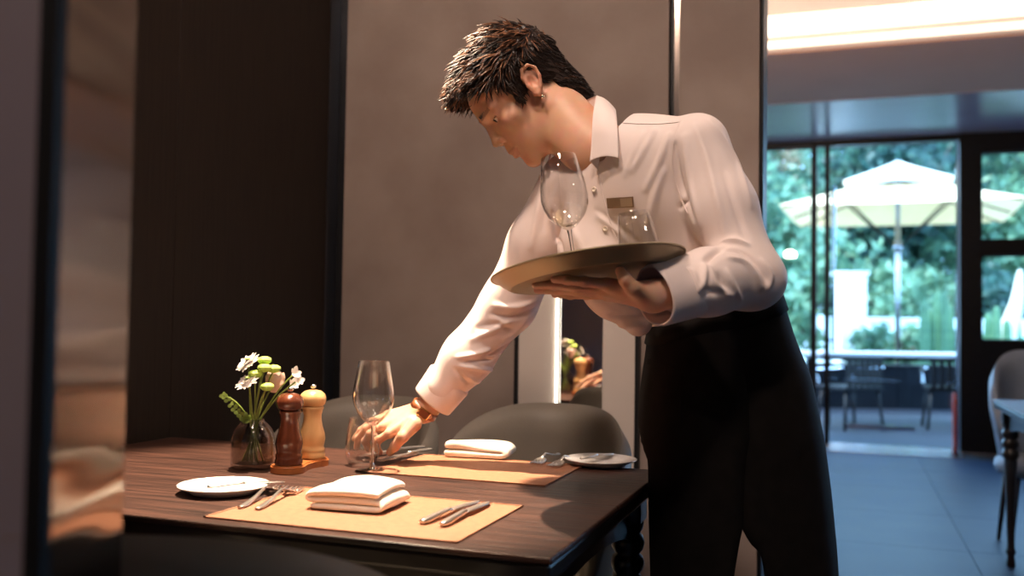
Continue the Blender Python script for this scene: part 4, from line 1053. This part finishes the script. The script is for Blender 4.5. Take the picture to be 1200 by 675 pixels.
for k, i in enumerate(pick):
    x, y, z = qv[i]; n_ = me_n[i]
    if x > np.interp(z, [0, .03, .055, .075, .09], [.020, .020, .030, .045, .070])+.018 and z < .094: continue
    top = np.clip((z-.035)/.05, 0, 1)
    if n_[2] < -.5 and z > .0: continue
    fr = np.clip((x-.02)/.06, 0, 1)*top
    dtop = np.array([.9, .25*math.sin(k*1.7)+.35*np.sign(y)*abs(y)/.07, .14-.02*fr]); dside = np.array([-.45, 0, -.9]) if x < .0 else np.array([.15, 0, -.95])
    d_ = dtop*top+dside*(1-top); d_ = d_+rs_.normal(size=3)*(.20-.05*top); d_ -= n_*np.dot(d_, n_)*.8*(1-.8*fr); d_ /= np.linalg.norm(d_)
    L_ = (.016+.026*top-.006*fr)*rs_.uniform(.6, 1.25)
    lift = (.22-.02*top)*rs_.uniform(.3, 1.2)
    pts = []
    for s in np.linspace(0, 1, 5):
        pts.append(qv[i]-n_*(.0012+.0028*top)+d_*L_*s+n_*L_*lift*math.sin(s*2.2)*.55+np.array([0, 0, -.003*fr*s*s]))
    w = rs_.uniform(.0007, .0017)*(1+.5*top)
    v, f = tube_data(from_head(np.array(pts)), np.array([w, w*1.1, w*.9, w*.6, w*.12])*HS, 3, False)
    mbs['hair_lit' if (rs_.random() < .42*top+.02) else 'hair'].add(v, f)
# loose fringe wisps
for k in range(26):
    b0 = np.array([.083+rs_.uniform(-.01, .008), rs_.uniform(-.045, .05), .100+rs_.uniform(-.012, .010)]); L_ = rs_.uniform(.015, .035)
    d_ = nrm(np.array([.75, rs_.normal()*.25, -.05+rs_.normal()*.25])); pts = [b0+d_*L_*s+np.array([0, 0, -.022*s*s]) for s in np.linspace(0, 1, 6)]
    v, f = tube_data(from_head(np.array(pts)), np.array([1.2, 1.2, 1.0, .8, .5, .1])*.0011, 3, False); mbs['hair_lit'].add(v, f)
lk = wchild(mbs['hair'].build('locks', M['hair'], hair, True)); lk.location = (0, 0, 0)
lk = mbs['hair_lit'].build('toplit_locks', M['hair_lit'], hair, True); lk.name = 'lit_locks'; lk['label'] = 'strands on top coloured lighter as if lit from above'  # upper strands carry the lamp highlight in their colour
# eyebrow and lashes as fine hairs
mb = MB()
for s in (1, -1):
    for k in range(60):
        t = k/59; yb = .013+.037*t; pt = np.array([.1035-.030*t**1.7, s*yb, .0415+.004*math.sin(t*2.2)-.006*t+rs_.normal()*.0014]); d_ = nrm(np.array([-.4*t, s*1, .35-.5*t]))
        v, f = tube_data(from_head(np.array([pt, pt+d_*.004, pt+d_*.0075])), np.array([.0005, .0004, .0001]), 3, False); mb.add(v, f)
bw = wchild(mb.build('eyebrows', M['hair'], waiter))
# ---- shirt
def fold(p, c, across, sig, freq, amp, ph=0, along=None, sl=.1):
    r = p-np.array(c, np.float32); a = r@nrm(across).astype(np.float32)
    g = np.exp(-np.sum(r*r, 1)/(2*sig*sig)); w = 0
    if along is not None: b = r@nrm(along).astype(np.float32); w = .9*np.sin(b*17+ph)+.5*np.sin(b*31+1.7*ph)
    s = np.sin(a*freq+w+ph); return amp*g*(1-np.abs(s))*2-amp*g*.8
def mid(a, b, t): return np.array(a)*(1-t)+np.array(b)*t
chest = mid(J['neck'], J['hip'], .34); belly = mid(J['neck'], J['hip'], .70)
cuffN0, cuffN1 = mid(J['elN'], J['wrN'], .60), J['wrN']+fn_dir*.004
cuffF0, cuffF1 = mid(J['elF'], J['wrF'], .70), J['wrF']-fa_dir*.022
uN = nrm(J['elN']-J['shN']); uF = nrm(J['elF']-J['shF'])
def sdf_torso(p):
    d = ellipsoid(p, chest+front*.012, (.172, .118, .20), TA)
    d = smin(d, ellipsoid(p, belly+front*.022-spine*-.01, (.150, .110, .135), TA), .06)
    d = smin(d, ellipsoid(p, mid(J['neck'], J['hip'], .80)+front*.03, (.130, .090, .075), TA), .04)
    d = smin(d, chain(p, [P(705, 318, 1.90), P(722, 352, 1.885), P(748, 378, 1.87)], [.035, .034, .028], .02), .045)            # cloth sagging over the waistband
    d = smin(d, chain(p, [P(700, 235, 1.97), P(692, 290, 1.955), P(712, 335, 1.93)], [.060, .062, .055], .03), .05)
    d = smin(d, chain(p, [J['shN']+spine*.002, NB-spine*.045, J['shF']], [.056, .062, .056], .02), .05)
    return d
def sdf_shirt(p):
    d = sdf_torso(p)
    # sleeves
    sN = chain(p, [J['shN']-uN*.005, mid(J['shN'], J['elN'], .5), J['elN']+uN*.012, mid(J['elN'], J['wrN'], .45), mid(J['elN'], J['wrN'], .68)], [.060, .061, .056, .057, .052], .03)
    sN = smin(sN, ellipsoid(p, J['elN']+uN*.022-fn_dir*.012, (.046, .044, .038)), .03)
    d = smin(d, sN, .014)
    sF = chain(p, [J['shF'], mid(J['shF'], J['elF'], .5), J['elF'], mid(J['elF'], J['wrF'], .5), mid(J['elF'], J['wrF'], .78)], [.066, .066, .060, .055, .047], .03)
    d = smin(d, sF, .020)
    # neck opening
    d = smax(d, -capsule(p, NB+spine*.02+front*.01, NB+spine*.25+front*.06, .070, .09), .006)
    vdir = nrm(P(688, 206, 1.84)-NB)
    d = smax(d, -capsule(p, NB+spine*.02, P(690, 192, 1.83), .055, .010), .006)
    return d
lo_ = np.min([J[k] for k in ('shN', 'elN', 'wrN', 'shF', 'elF', 'wrF', 'hip')], axis=0)-.13; hi_ = np.max([J[k] for k in ('shN', 'elN', 'wrN', 'shF', 'elF', 'wrF', 'hip')], axis=0)+.14
V5_, F5_ = surface(sdf_shirt, lo_, hi_, .0038); V5_ = relax(V5_, F5_, 2, .5)
# cloth folds traced on the surface: (pixels, height in m, half-width in m)
FOLDS = [([(784, 158), (772, 190), (757, 222)], .0050, .0065), ([(767, 152), (755, 175), (741, 200)], .0040, .006), ([(777, 200), (768, 228), (760, 262)], .0045, .007), ([(752, 156), (742, 180), (733, 205)], .003, .006),
 ([(791, 170), (795, 200), (804, 234), (812, 256)], -.0065, .006), ([(797, 243), (806, 233)], -.005, .004), ([(802, 160), (806, 195), (812, 228), (820, 262)], .0050, .007),
 ([(815, 147), (829, 187), (842, 240), (850, 275)], .0045, .007), ([(832, 142), (855, 173), (868, 200), (880, 240)], .0035, .007), ([(848, 200), (862, 245), (874, 280)], -.0035, .007),
 ([(846, 290), (836, 298), (828, 306)], -.010, .006), ([(846, 285), (860, 282), (875, 286)], .0075, .006), ([(850, 293), (868, 295), (886, 308), (900, 330)], -.0060, .005), ([(852, 302), (870, 306), (884, 320), (892, 337)], .0055, .005),
 ([(826, 309), (824, 330), (817, 347)], .0065, .0055), ([(832, 314), (840, 335), (858, 347)], .0060, .005), ([(852, 318), (861, 338), (868, 352)], .0055, .005), ([(816, 350), (826, 342), (850, 343)], -.0055, .005), ([(804, 314), (813, 321), (818, 336)], .0050, .0045), ([(843, 322), (850, 338)], -.005, .005),
 ([(893, 305), (903, 322), (900, 338)], .0055, .005), ([(700, 247), (722, 262), (750, 285)], -.0030, .005), ([(702, 254), (722, 270), (740, 290)], .003, .006), ([(716, 371), (738, 371), (764, 366)], -.0075, .006), ([(722, 381), (742, 383), (760, 378)], .006, .006), ([(708, 345), (728, 358), (748, 362)], .0035, .006),
 ([(645, 250), (652, 275), (660, 298)], -.008, .006), ([(632, 235), (628, 262), (622, 290)], .004, .007), ([(650, 215), (640, 240), (636, 270)], -.003, .006), ([(668, 240), (672, 270), (680, 292)], .0035, .007),
 ([(577, 368), (600, 372), (625, 363), (640, 352)], -.0065, .006), ([(580, 358), (605, 360), (628, 352)], .005, .006), ([(554, 398), (575, 388), (598, 376)], .0050, .006), ([(536, 419), (553, 416), (573, 410)], .0060, .0045), ([(540, 429), (556, 431), (576, 434)], .0055, .0045), ([(545, 424), (560, 423), (576, 421)], -.0055, .004), ([(567, 419), (585, 410), (602, 399)], -.0050, .006), ([(548, 440), (557, 446), (566, 450)], .004, .004), ([(533, 432), (541, 442), (549, 449)], -.004, .004), ([(560, 384), (580, 380), (600, 386)], -.004, .006), ([(590, 397), (604, 388), (618, 372)], .004, .006), ([(573, 440), (590, 422), (610, 398)], .004, .006)]
_tmp = npmesh('tmp', V5_, F5_, None); _h0 = raycast_fn(_tmp); _nn = np.zeros(len(V5_)*3); _tmp.data.vertices.foreach_get('normal', _nn); _nn = _nn.reshape(-1, 3)
bpy.data.objects.remove(_tmp); _disp = np.zeros(len(V5_))
for pix, am_, wd_ in FOLDS:
    lp = [_h0(a, b)[0] for a, b, _ in smooth_path([(a, b, 0) for a, b in pix], 60)]; lp = np.array([q_ for q_ in lp if q_ is not None])
    if len(lp) < 3: continue
    near = np.where(np.linalg.norm(V5_-lp.mean(0), axis=1) < .16)[0]
    dd = np.linalg.norm(V5_[near][:, None]-lp[None], axis=2); j_ = dd.argmin(1); dm = dd.min(1); tt = j_/(len(lp)-1)
    seg = 1.3*am_*np.sin(np.pi*np.clip(.12+.76*tt, 0, 1))**.7*np.exp(-(dm/wd_)**2); _disp[near] += seg
V5_ = V5_+_nn*_disp[:, None]; V5_ = relax(V5_, F5_, 1, .35)
shirt = wchild(npmesh('shirt', V5_, F5_, M['shirt'], waiter)); shirt['label'] = 'pale pinkish-white long-sleeved shirt'
hit = raycast_fn(shirt)
def cuff(name, a, b, ra, rb, r_in, pin):
    ax = nrm(np.array(b)-a); u_ = perp(CU, ax); v_ = np.cross(ax, u_); vs, fs = [], []; N = 40; prof = []
    L = np.linalg.norm(np.array(b)-a)
    for t, r in ((0, ra*.86), (.03, ra*.97), (.10, ra), (.5, (ra+rb)/2), (.93, rb), (.985, rb-.0012), (1, rb-.0035), (.97, rb-.005), (.5, (ra+rb)/2-.006), (.2, ra*.6)): prof.append((t*L, r))
    for t, r in prof:
        for k in range(N):
            an = 2*math.pi*k/N; w = 1+.035*math.sin(2*an+pin)+.02*math.sin(3*an+1+pin); vs.append(np.array(a)+ax*t+(u_*math.cos(an)*1.10+v_*math.sin(an)*.97)*r*w)
    for i in range(len(prof)-1):
        for k in range(N): fs.append((i*N+k, i*N+(k+1) % N, (i+1)*N+(k+1) % N, (i+1)*N+k))
    o = pyd(name, vs, fs, M['shirt'], shirt); return o
cN = cuff('cuff', cuffN0, cuffN1, .051, .049, .03, .3); cF = cuff('cuff', cuffF0, cuffF1, .048, .0445, .03, 1.0)
# collar: fold line round the neck, leaf falling outwards
def collar(sgn):
    if sgn > 0:
        A = [P(699, 112, 1.965), P(696, 126, 1.915), P(694, 148, 1.880), P(693, 170, 1.868), P(691, 189, 1.862), P(688, 203, 1.862)]
        B = [P(722, 129, 1.965), P(723, 137, 1.890), P(724, 152, 1.852), P(725, 168, 1.838), P(725.5, 186, 1.830), P(692, 206, 1.85)]
    else:
        A = [P(699, 112, 1.965), P(680, 122, 2.01), P(664, 142, 2.04), P(655, 162, 2.035), P(654, 176, 2.01), P(686, 203, 1.86)]
        B = [P(722, 129, 1.965), P(702, 128, 2.05), P(680, 145, 2.09), P(655, 165, 2.085), P(640, 198, 2.05), P(680, 208, 1.88)]
    A = smooth_path(A[:5], 17); B = smooth_path(B[:5], 17); vs, fs = [], []; K = 6
    for i in range(17):
        for k in range(K+1):
            t = k/K; p = mid(A[i], B[i], t)+spine*.006*math.sin(math.pi*t)+(lat*sgn)*.004*math.sin(math.pi*t); vs.append(p)
        for k in range(4): vs.append(A[i]-spine*.007*(k+1)-(A[i]-NK)*.04*(k+1))
    n_ = K+5
    def gi(i, k): return i*n_+(k if k >= 0 else K-k)
    for i in range(16):
        for k in range(K): fs.append((gi(i, k), gi(i, k+1), gi(i+1, k+1), gi(i+1, k)))
        for k in range(0, -4, -1): fs.append((gi(i, k), gi(i, k-1), gi(i+1, k-1), gi(i+1, k)))
    o = pyd('collar', vs, fs, M['shirt'], shirt); s_ = o.modifiers.new('t', 'SOLIDIFY'); s_.thickness = .0022; s_.offset = 0
    b_ = o.modifiers.new('s', 'SUBSURF'); b_.levels = 1; b_.render_levels = 1; return o
collar(1); collar(-1)
# front placket, seams, buttons, badge: laid on the cloth
def strip(name, pix, wid, mat, parent, lift=.0012, n_=40, hitf=hit, tap=False):
    pth = smooth_path([(a, b, 0) for a, b in pix], n_); L_, ok = [], []
    for a, b, _ in pth:
        q_, nn = hitf(a, b)
        if q_ is not None: ok.append((q_, nn))
    if len(ok) < 4: return None
    pt = np.array([o_[0] for o_ in ok]); nn = np.array([o_[1] for o_ in ok])
    for _ in range(60 if wid > .02 else 10): pt[1:-1] = (pt[:-2]+2*pt[1:-1]+pt[2:])/4; nn[1:-1] = (nn[:-2]+2*nn[1:-1]+nn[2:])/4
    tg = np.gradient(pt, axis=0); vs, fs = [], []
    for i in range(len(pt)):
        s_ = np.cross(nn[i], tg[i]); s_ /= np.linalg.norm(s_)+1e-9
        vs += [pt[i]-s_*wid/2-nn[i]*.001, pt[i]-s_*wid/2+nn[i]*lift, pt[i]+s_*wid/2+nn[i]*lift, pt[i]+s_*wid/2-nn[i]*.001]
    for i in range(len(pt)-1):
        a = 4*i
        for k in range(3): fs.append((a+k, a+k+1, a+k+5, a+k+4))
    return pyd(name, vs, fs, mat, parent, False)
strip('placket_edge', [(701, 200), (705, 225), (712, 250), (719, 272), (732, 305), (748, 338), (763, 362)], .0035, M['shirt'], shirt, .0018)
strip('yoke_seam', [(724, 144), (750, 145), (775, 145), (795, 143)], .003, M['shirt'], shirt, .0016)
strip('armhole_seam', [(797, 142), (789, 165), (787, 195), (796, 228), (806, 250)], .003, M['shirt'], shirt, .0014)
def stud_on(name, px, py, r, mat, parent, hitf=hit):
    q_, nn = hitf(px, py)
    if q_ is None: return None
    o = lathe(name, [(0, .0022), (r*.5, .0022), (r*.62, .0030), (r*.9, .0034), (r, .0022), (r, 0), (0, 0)], mat, parent, 18)
    o.location = tuple(q_+nn*.0010); o.rotation_euler = Vector(nn).to_track_quat('Z', 'Y').to_euler(); return o
for px, py in ((697, 222), (709, 268), (733, 327), (755, 358)): stud_on('button', px, py, .0055, M['button'], shirt)
bq, bn = hit(728, 237)
bd = empty('name_badge', tuple(bq+bn*.002-WO), parent=waiter)
xx = perp(P(745, 233, 1.8)-P(711, 238, 1.8), bn); yy = np.cross(bn, xx)
bd.rotation_euler = Matrix((xx, yy, bn)).transposed().to_euler()
box('plate', (-.030, -.0105, 0), (.030, .0105, .004), M['badge'], bd, bevel=.0012); box('inlay', (.002, -.008, .004), (.028, .008, .0048), M['badge_light'], bd)
# ---- apron: two lapped panels hung from the waistband
ROWS = [(352, 764, 905, .152), (372, 760, 914, .158), (400, 757, 924, .164), (440, 752, 943, .172), (500, 749, 957, .180), (560, 751, 965, .182), (620, 755, 971, .184), (660, 758, 974, .185), (705, 762, 978, .186)]
def row(y):
    ys = [r[0] for r in ROWS]; return [np.interp(y, ys, [r[k] for r in ROWS]) for k in (1, 2, 3)]
CZ = 1.985
def apt(y, a, gap=0):
    l, r, hd = row(y); cx = (l+r)/2; hw = (r-l)/2; zc = CZ
    tilt = -np.interp(y, [352, 420, 500], [25, 12, 0])*math.sin(a)*1.0          # waistband rises towards his back
    w = 1+(.020*math.sin(5*a+1+y*.004)+.012*math.sin(9*a+2.2))*np.interp(y, [360, 480, 660], [0, .35, 1])
    ex = .60 if (math.sin(a) < 0 and math.cos(a) > 0) else .86
    k = abs(math.sin(a))**ex*np.sign(math.sin(a)); c = abs(math.cos(a))**ex*np.sign(math.cos(a))
    p = P(cx+hw*w*k, y+tilt+8, zc)-CF*hd*w*c
    lim = -.381-.10*np.clip((p[2]-.80)/.15, 0, 1)                                  # cloth pressed flat against the table end
    if p[0] < lim+.008: p[0] = lim+.008*math.exp((p[0]-lim-.008)/.008)
    return p
def panel(name, a0, a1, ybot, edge, sgn, wrap):
    NU, NV = 56, 40; vs, fs = [], []
    for j in range(NV+1):
        t = j/NV; y = 352+(ybot-352)*t
        ae = a0+sgn*np.interp(y, [352, 585, 680], [-.10, .0, edge])
        for i in range(NU+1):
            af = a1-sgn*math.radians(np.interp(y, [540, 600], [0, wrap])); a = ae+(af-ae)*i/NU; p = apt(y, a); p = p-CF*.004*(1 if sgn < 0 else 0); vs.append(p)
    for j in range(NV):
        for i in range(NU): b = j*(NU+1)+i; fs.append((b, b+1, b+NU+2, b+NU+1))
    o = wchild(pyd(name, vs, fs, M['apron'], apron)); o.location = (0, 0, 0)
    s_ = o.modifiers.new('t', 'SOLIDIFY'); s_.thickness = .003; s_.offset = 0; return o
apron = empty('apron', tuple(-WO), parent=waiter)
asl = -.04
p1_ = panel('front_panel', asl, asl-math.radians(205), 712, .13, -1, 50); p2_ = panel('rear_panel', asl, asl+math.radians(170), 656, .16, 1, 25)
N = 64; vs, fs = [], []
for y, off in ((349, 0), (349, .006), (374, .006), (374, 0)):
    for i in range(N): a = 2*math.pi*i/N; p = apt(y, a); c_ = apt(y, a+math.pi); vs.append(p+nrm(p-c_)*off)
for k in range(3):
    for i in range(N): fs.append((k*N+i, k*N+(i+1) % N, (k+1)*N+(i+1) % N, (k+1)*N+i))
pyd('waistband', vs, fs, M['apron'], apron)
ahit = raycast_fn(p1_)
strip('pocket_welt', [(761, 424), (775, 428), (790, 436)], .012, M['apron'], apron, .004, 14, ahit)
strip('seam', [(797, 440), (797, 480), (796, 520)], .004, M['apron'], apron, .003, 14, ahit)
# ---- trousers and shoes
def sdf_tr(p):
    d = ellipsoid(p, J['hip']-_z*.06-CR*.02, (.110, .085, .11), TA)
    for h_, k_, a_ in ((hipN, kneeN, ankN), (hipF, kneeF, ankF)): d = smin(d, chain(p, [h_, k_, a_-_z*.02], [.062, .058, .052], .03), .02)
    return smax(d, -(p[:, 2]-.045), .004)
V6_, F6_ = surface(sdf_tr, np.min([J['hip'], ankN, ankF], axis=0)-np.array([.22, .22, .1]), np.max([J['hip'], ankN, ankF], axis=0)+.22, .008)
wchild(npmesh('trousers', V6_, F6_, M['trouser'], waiter))
def sdf_shoe(an, toe):
    def f(p):
        d = smin(capsule(p, an-_z*.045-bdir*.035, toe, .038, .030), capsule(p, an-_z*.02, an-_z*.04, .036, .040), .03); return smax(d, -(p[:, 2]-.002), .004)
    return f
for an, toe in ((ankN, toeN), (ankF, toeF)):
    v, f = surface(sdf_shoe(an, toe), np.minimum(an, toe)-.09, np.maximum(an, toe)+.09, .006); wchild(npmesh('shoe', v, f, M['leather_black'], waiter))
# ---- wristwatch on the reaching arm
wc = P(497.5, 480, 2.16); wt = empty('wristwatch', tuple(wc-WO), parent=waiter); wt['label'] = 'brown leather strap watch with gold case'
wa = nrm(P(484, 498, 2.16)-P(506, 470, 2.155)) ; wa = fa_dir
u_ = perp(-CF+CR*.15, wa); v_ = np.cross(wa, u_)
vs, fs = [], []; N = 40
for t, ro_ in ((-.0085, .0295), (-.0085, .0325), (.0085, .0325), (.0085, .0295)):
    for k in range(N): a = 2*math.pi*k/N; vs.append(wa*t+(u_*math.cos(a)*.93+v_*math.sin(a)*1.05)*ro_)
for k in range(4):
    for i in range(N): fs.append((k*N+i, k*N+(i+1) % N, ((k+1) % 4)*N+(i+1) % N, ((k+1) % 4)*N+i))
pyd('strap', vs, fs, M['strap'], wt)
cs = box('case', (-.0105, -.0145, 0), (.0105, .0145, .006), M['gold'], wt, bevel=.002); cs.location = tuple(u_*.0298); cs.rotation_euler = Matrix((wa, v_, np.cross(wa, v_))).transposed().to_euler() if np.dot(np.cross(wa, v_), u_) > 0 else Matrix((-wa, v_, np.cross(-wa, v_))).transposed().to_euler()
box('dial', (-.0082, -.0118, .006), (.0082, .0118, .0066), M['dial'], cs)
lathe('crown', [(0, 0), (.0022, 0), (.0022, .003), (0, .003)], M['gold'], cs, 12).location = (0, .0145, .003)
# ------------------------------------------------------------------ tray and what it carries
tr = empty('serving_tray', tuple(TC)); tag(tr, 'round bronze serving tray balanced on the waiter\'s left hand', 'tray')
tr.rotation_euler = Vector(TN).to_track_quat('Z', 'Y').to_euler()
RT = .178
lathe('base', [(0, 0), (RT*.80, 0), (RT*.83, .0015), (RT*.83, .0035), (RT*.80, .003), (0, .003)], M['bronze_tray'], tr, 72)
lathe('rim', [(RT*.825, .0005), (RT*.90, .010), (RT*.965, .021), (RT*.99, .0225), (RT, .0215), (RT*1.004, .0235), (RT*.995, .0255), (RT*.96, .0245), (RT*.895, .0135), (RT*.825, .0035)], M['bronze_tray'], tr, 72)
def on_tray(px, py): d = ray(px, py); t = np.dot(TC+TN*.0032-CAM, TN)/np.dot(d, TN); return CAM+d*t
tu = perp(CR, TN); tv = nrm(np.cross(TN, tu))
def trp(a, b): return TC+TN*.0032+tu*a+tv*b
wine_glass(tuple(trp(-.020, .03)), 'empty wine glass standing on the serving tray', normal=TN)
tumbler(tuple(trp(.098, .0)), 'empty stemless tumbler standing on the serving tray', normal=TN)
# ------------------------------------------------------------------ ceiling lamps: one table spotlight, the others added as unseen fill
WARM = (1.0, .76, .54)
PINK = (1.0, .75, .61)
def downlight(x, y, energy, tgt, cone, blend, label, size=.03, z=ZU, col=None):
    o = empty('downlight', (x, y, z)); tag(o, label, 'light', 'ceiling downlights')
    lathe('ring', [(.040, 0), (.055, 0), (.055, -.008), (.046, -.010), (.040, -.004)], M['black_metal'], o, 28)
    lathe('lens', [(0, -.002), (.040, -.002), (.040, 0), (0, 0)], M['lamp_glow'], o, 24)
    l = light('downlight_lamp', 'SPOT', (0, 0, -.02), energy, col or PINK, size=size, cone=cone, blend=blend)
    l.parent = o
    d = Vector(tgt)-Vector((x, y, z-.02)); l.rotation_euler = d.to_track_quat('-Z', 'Y').to_euler()
downlight(-1.22, 1.95, 1250, (-1.04, 1.62, .75), .60, .5, 'downlight aimed at the flowers and mills on the dining table', .025, col=WARM)
downlight(-.15, .3, 150, (-.1, 1.85, 1.35), .95, .7, 'added fill downlight in front of the waiter over the aisle', .12)  # unseen lamp added to light the shirt
downlight(-.9, .95, 230, (-1.0, 3.0, 1.4), 1.7, .9, 'added fill downlight washing the plaster wall behind the table', .12)  # out-of-view wall washer, put in to brighten the plaster
downlight(.55, 2.6, 45, (.0, 2.4, .8), 1.6, .9, 'added fill downlight behind the waiter beside the partition', .1)  # extra unseen fill behind the waiter
downlight(2.2, .8, 35, (1.2, 1.6, .6), 1.8, .9, 'added fill downlight over the right side of the aisle', .1)  # fill added from the right, out of view
downlight(-.9, -.9, 150, (-.9, .5, 1.5), .9, .7, 'added fill downlight near the front wall by the near partition', .1)  # lamp added behind the camera to brighten the near partition face
downlight(1.2, 4.2, 18, (1.2, 4.2, .7), 1.2, .9, 'added fill downlight over the window table', .1)  # weak fill put in above the far table, out of view
# unseen uplight added behind the partition as fill, warming the far ceiling
sc_ = empty('added_uplight', (-.8, VB+.14, 2.0)); tag(sc_, 'added warm fill light, unseen, behind the plaster partition', 'light')
bm = bmesh.new(); abox(bm, (-.10, 0, 0), (.10, .08, .10), .01); bmo('housing', bm, M['black_metal'], sc_); box('lens', (-.085, .012, .10), (.085, .068, .102), M['lamp_glow'], sc_)
ul = light('added_uplight_lamp', 'SPOT', (0, .04, .12), 520, (1.0, .72, .55), size=.08, cone=2.4, blend=.9); ul.parent = sc_
ul.rotation_euler = Vector((.35, .75, .5)).to_track_quat('-Z', 'Y').to_euler()
